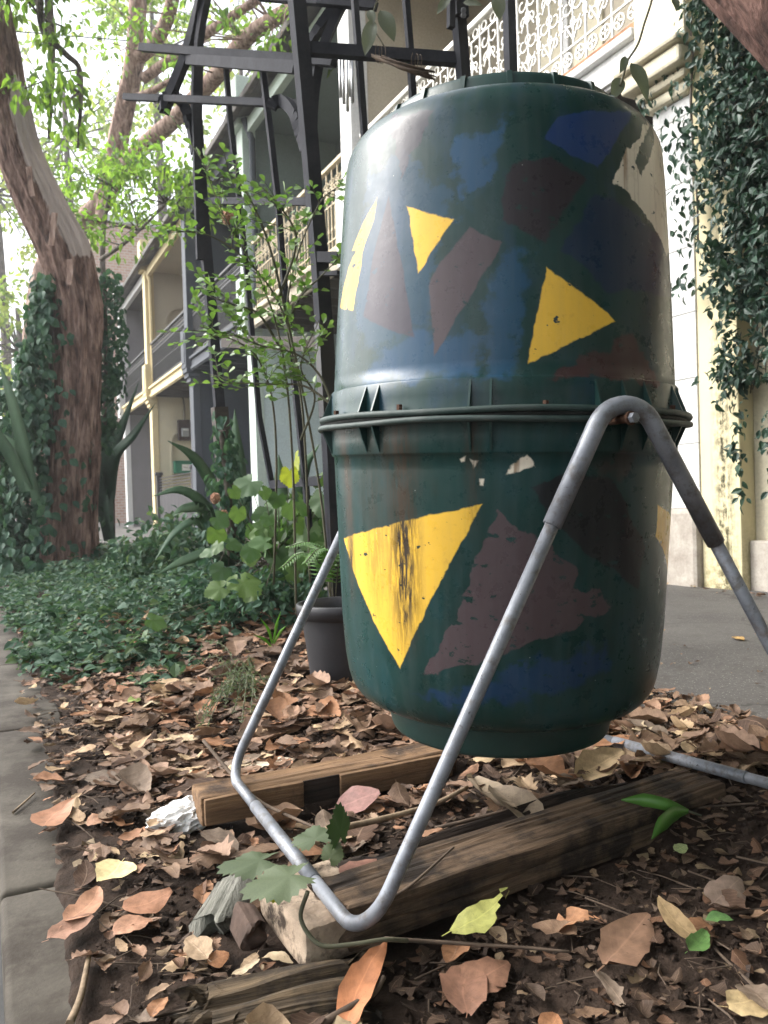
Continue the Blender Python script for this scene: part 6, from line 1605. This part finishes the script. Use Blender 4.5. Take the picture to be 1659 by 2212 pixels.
flat_leaf('fallen_leaf', 'orange round leaf on the corner of the rotten sleeper', 450, 2080, .055, 495, 2060, .8, (.45, .22, .11), 213, .3, .1, (0, -.5))
flat_leaf('fallen_leaf', 'mauve brown leaf lying in front of the orange brown timber', 725, 1745, .05, 820, 1710, .75, (.26, .135, .115), 214, .4, .1, (-.1, -.5), z2=.08)
flat_leaf('fallen_leaf', 'dark pink brown leaf inside the bend of the tube stand', 745, 1905, .09, 815, 1865, .8, (.25, .125, .09), 215, .3, .1, (0, -.3))
flat_leaf('fallen_leaf', 'bright tan leaf under the back of the barrel', 1245, 1680, .06, 1345, 1625, .55, (.52, .38, .22), 216, .5, .2, (0, -.6), z2=.09)
flat_leaf('fallen_leaf', 'cream leaf propped under the base ring of the barrel', 1255, 1625, .07, 1310, 1600, .5, (.55, .42, .24), 217, .5, .2, (0, -.9), z2=.10)
flat_leaf('fallen_leaf', 'orange tan leaf hanging over the ground rail near the footpath', 1612, 1705, .10, 1600, 1650, .6, (.46, .26, .17), 218, .4, .2, (-.3, -1), z2=.13)
flat_leaf('fallen_leaf', 'wide pinkish brown leaf in front of the end of the long beam', 1380, 1830, .05, 1550, 1815, .30, (.34, .175, .12), 219, .3, .2, (0, -.4))
flat_leaf('fallen_leaf', 'lilac brown leaf tucked behind the wide pinkish leaf', 1445, 1800, .07, 1490, 1780, .6, (.33, .20, .17), 220, .3, .2, (0, -.6))
flat_leaf('fallen_leaf', 'large red brown leaf pair on the soil below the beam', 985, 2120, .035, 1100, 2075, .7, (.26, .135, .085), 221, .4, .1, (0, -.2))
flat_leaf('fallen_leaf', 'red brown leaf overlapping the large pair on the soil', 1010, 2185, .035, 1030, 2080, .6, (.25, .13, .085), 222, .4, .1, (.1, -.1))
flat_leaf('fallen_leaf', 'narrow brown leaf lying slantwise on the soil', 1305, 2085, .04, 1400, 1975, .42, (.24, .14, .09), 223, .5, .2, (0, -.3), .4)
flat_leaf('fallen_leaf', 'grey brown square ended leaf on the dark soil near the footpath', 1540, 1950, .06, 1600, 1895, .5, (.25, .18, .14), 224, .3, .1, (0, -.3))
flat_leaf('fallen_leaf', 'small orange leaf fragment at the bottom of the soil', 1170, 2225, .03, 1205, 2190, .8, (.50, .24, .12), 225, .3, .1, (0, -.4))
flat_leaf('fallen_leaf', 'pale cream leaf strip beside the rotten sleeper', 500, 2110, .05, 560, 2075, .3, (.42, .33, .22), 226, .4, .1)
flat_leaf('fallen_leaf', 'whitish leaf lying along the back of the orange brown timber', 530, 1665, .06, 640, 1640, .3, (.60, .50, .38), 227, .3, .1)
flat_leaf('fallen_leaf', 'dark pink leaf edge on top of the orange brown timber', 820, 1640, .092, 895, 1650, .5, (.30, .22, .17), 228, .6, .2)
flat_leaf('fallen_leaf', 'small yellow leaf on the grey asphalt footpath', 1590, 1375, PATH_Z + .01, 1606, 1382, .6, (.45, .28, .10), 229, .3, .1)
# fresh green leaf pair on the beam, small green leaves on the soil
gl = empty('green_leaf_pair', tuple(onz(1490, 1755, .12))); tag(gl, 'fresh green leaf pair lying across the end of the long beam', 'green leaf')
M_fresh = leafmat('fresh_leaf', [(0.07, 0.19, 0.03), (0.09, 0.22, 0.04)], 0.25, 0.35, obj=True)
blade([at(1487,1752,1.36), at(1440,1738,1.35), at(1390,1728,1.36), at(1342,1728,1.37)], [.006, .020, .022, .002], M_fresh, gl)
blade([at(1487,1752,1.36), at(1455,1757,1.34), at(1428,1780,1.31), at(1408,1812,1.29)], [.006, .022, .022, .002], M_fresh, gl)
MB().tube([at(1487,1752,1.36), at(1515,1762,1.36)], .002, 5).build('stalk', M_stem, gl)
flat_leaf('green_leaf', 'small fresh green leaf on the soil nearest the footpath', 1525, 1985, .05, 1585, 1985, .42, (.10, .20, .06), 240, .6, .3, (0, -.5))
flat_leaf('green_leaf', 'small fresh green leaf on the soil below the other green one', 1485, 2055, .05, 1525, 2015, .45, (.11, .22, .06), 241, .6, .3, (0, -.4))
flat_leaf('green_leaf', 'small pale lime leaf on the wide pinkish brown leaf', 1458, 1838, .065, 1482, 1825, .6, (.30, .36, .16), 242, .4, .2, (0, -.5))
flat_leaf('green_leaf', 'round lime leaf in the litter before the feathery weed', 276, 1514, .06, 304, 1512, .8, (.28, .36, .10), 243, .3, .1, (0, -.7))

# white post with a yellow band beyond the ivy at the street edge
wp_ = empty('marker_post', tuple(onz(14, 1190, -.1))); tag(wp_, 'white post with a yellow band at the street edge beyond the ivy', 'post')
MB().bar(at(5,1040,9.0), at(16,1195,9.0), .05, .05).build('post', paint('post_white', (.7, .7, .68)), wp_)
MB().bar(at(-30,1048,8.9), at(46,1040,8.9), .06, .07).build('band', paint('post_yellow', (.7, .40, .05)), wp_)

# thin even volume over the whole place, added to imitate the lens veil
hz = MB().box(-60, 60, -12, 75, -1.4, 22).build('lens_veil'); tag(hz, 'thin pale volume over the street, added for the lens veil', 'lens_veil', kind='stuff')
ht = NT('lens_veil_air'); pv = ht.n('ShaderNodeVolumePrincipled', {'Color': (0.97, 0.98, 1.0, 1), 'Density': 0.002, 'Anisotropy': 0.35})
ht.t.links.new(pv.outputs[0], ht.out.inputs['Volume']); hz.data.materials.append(ht.m)
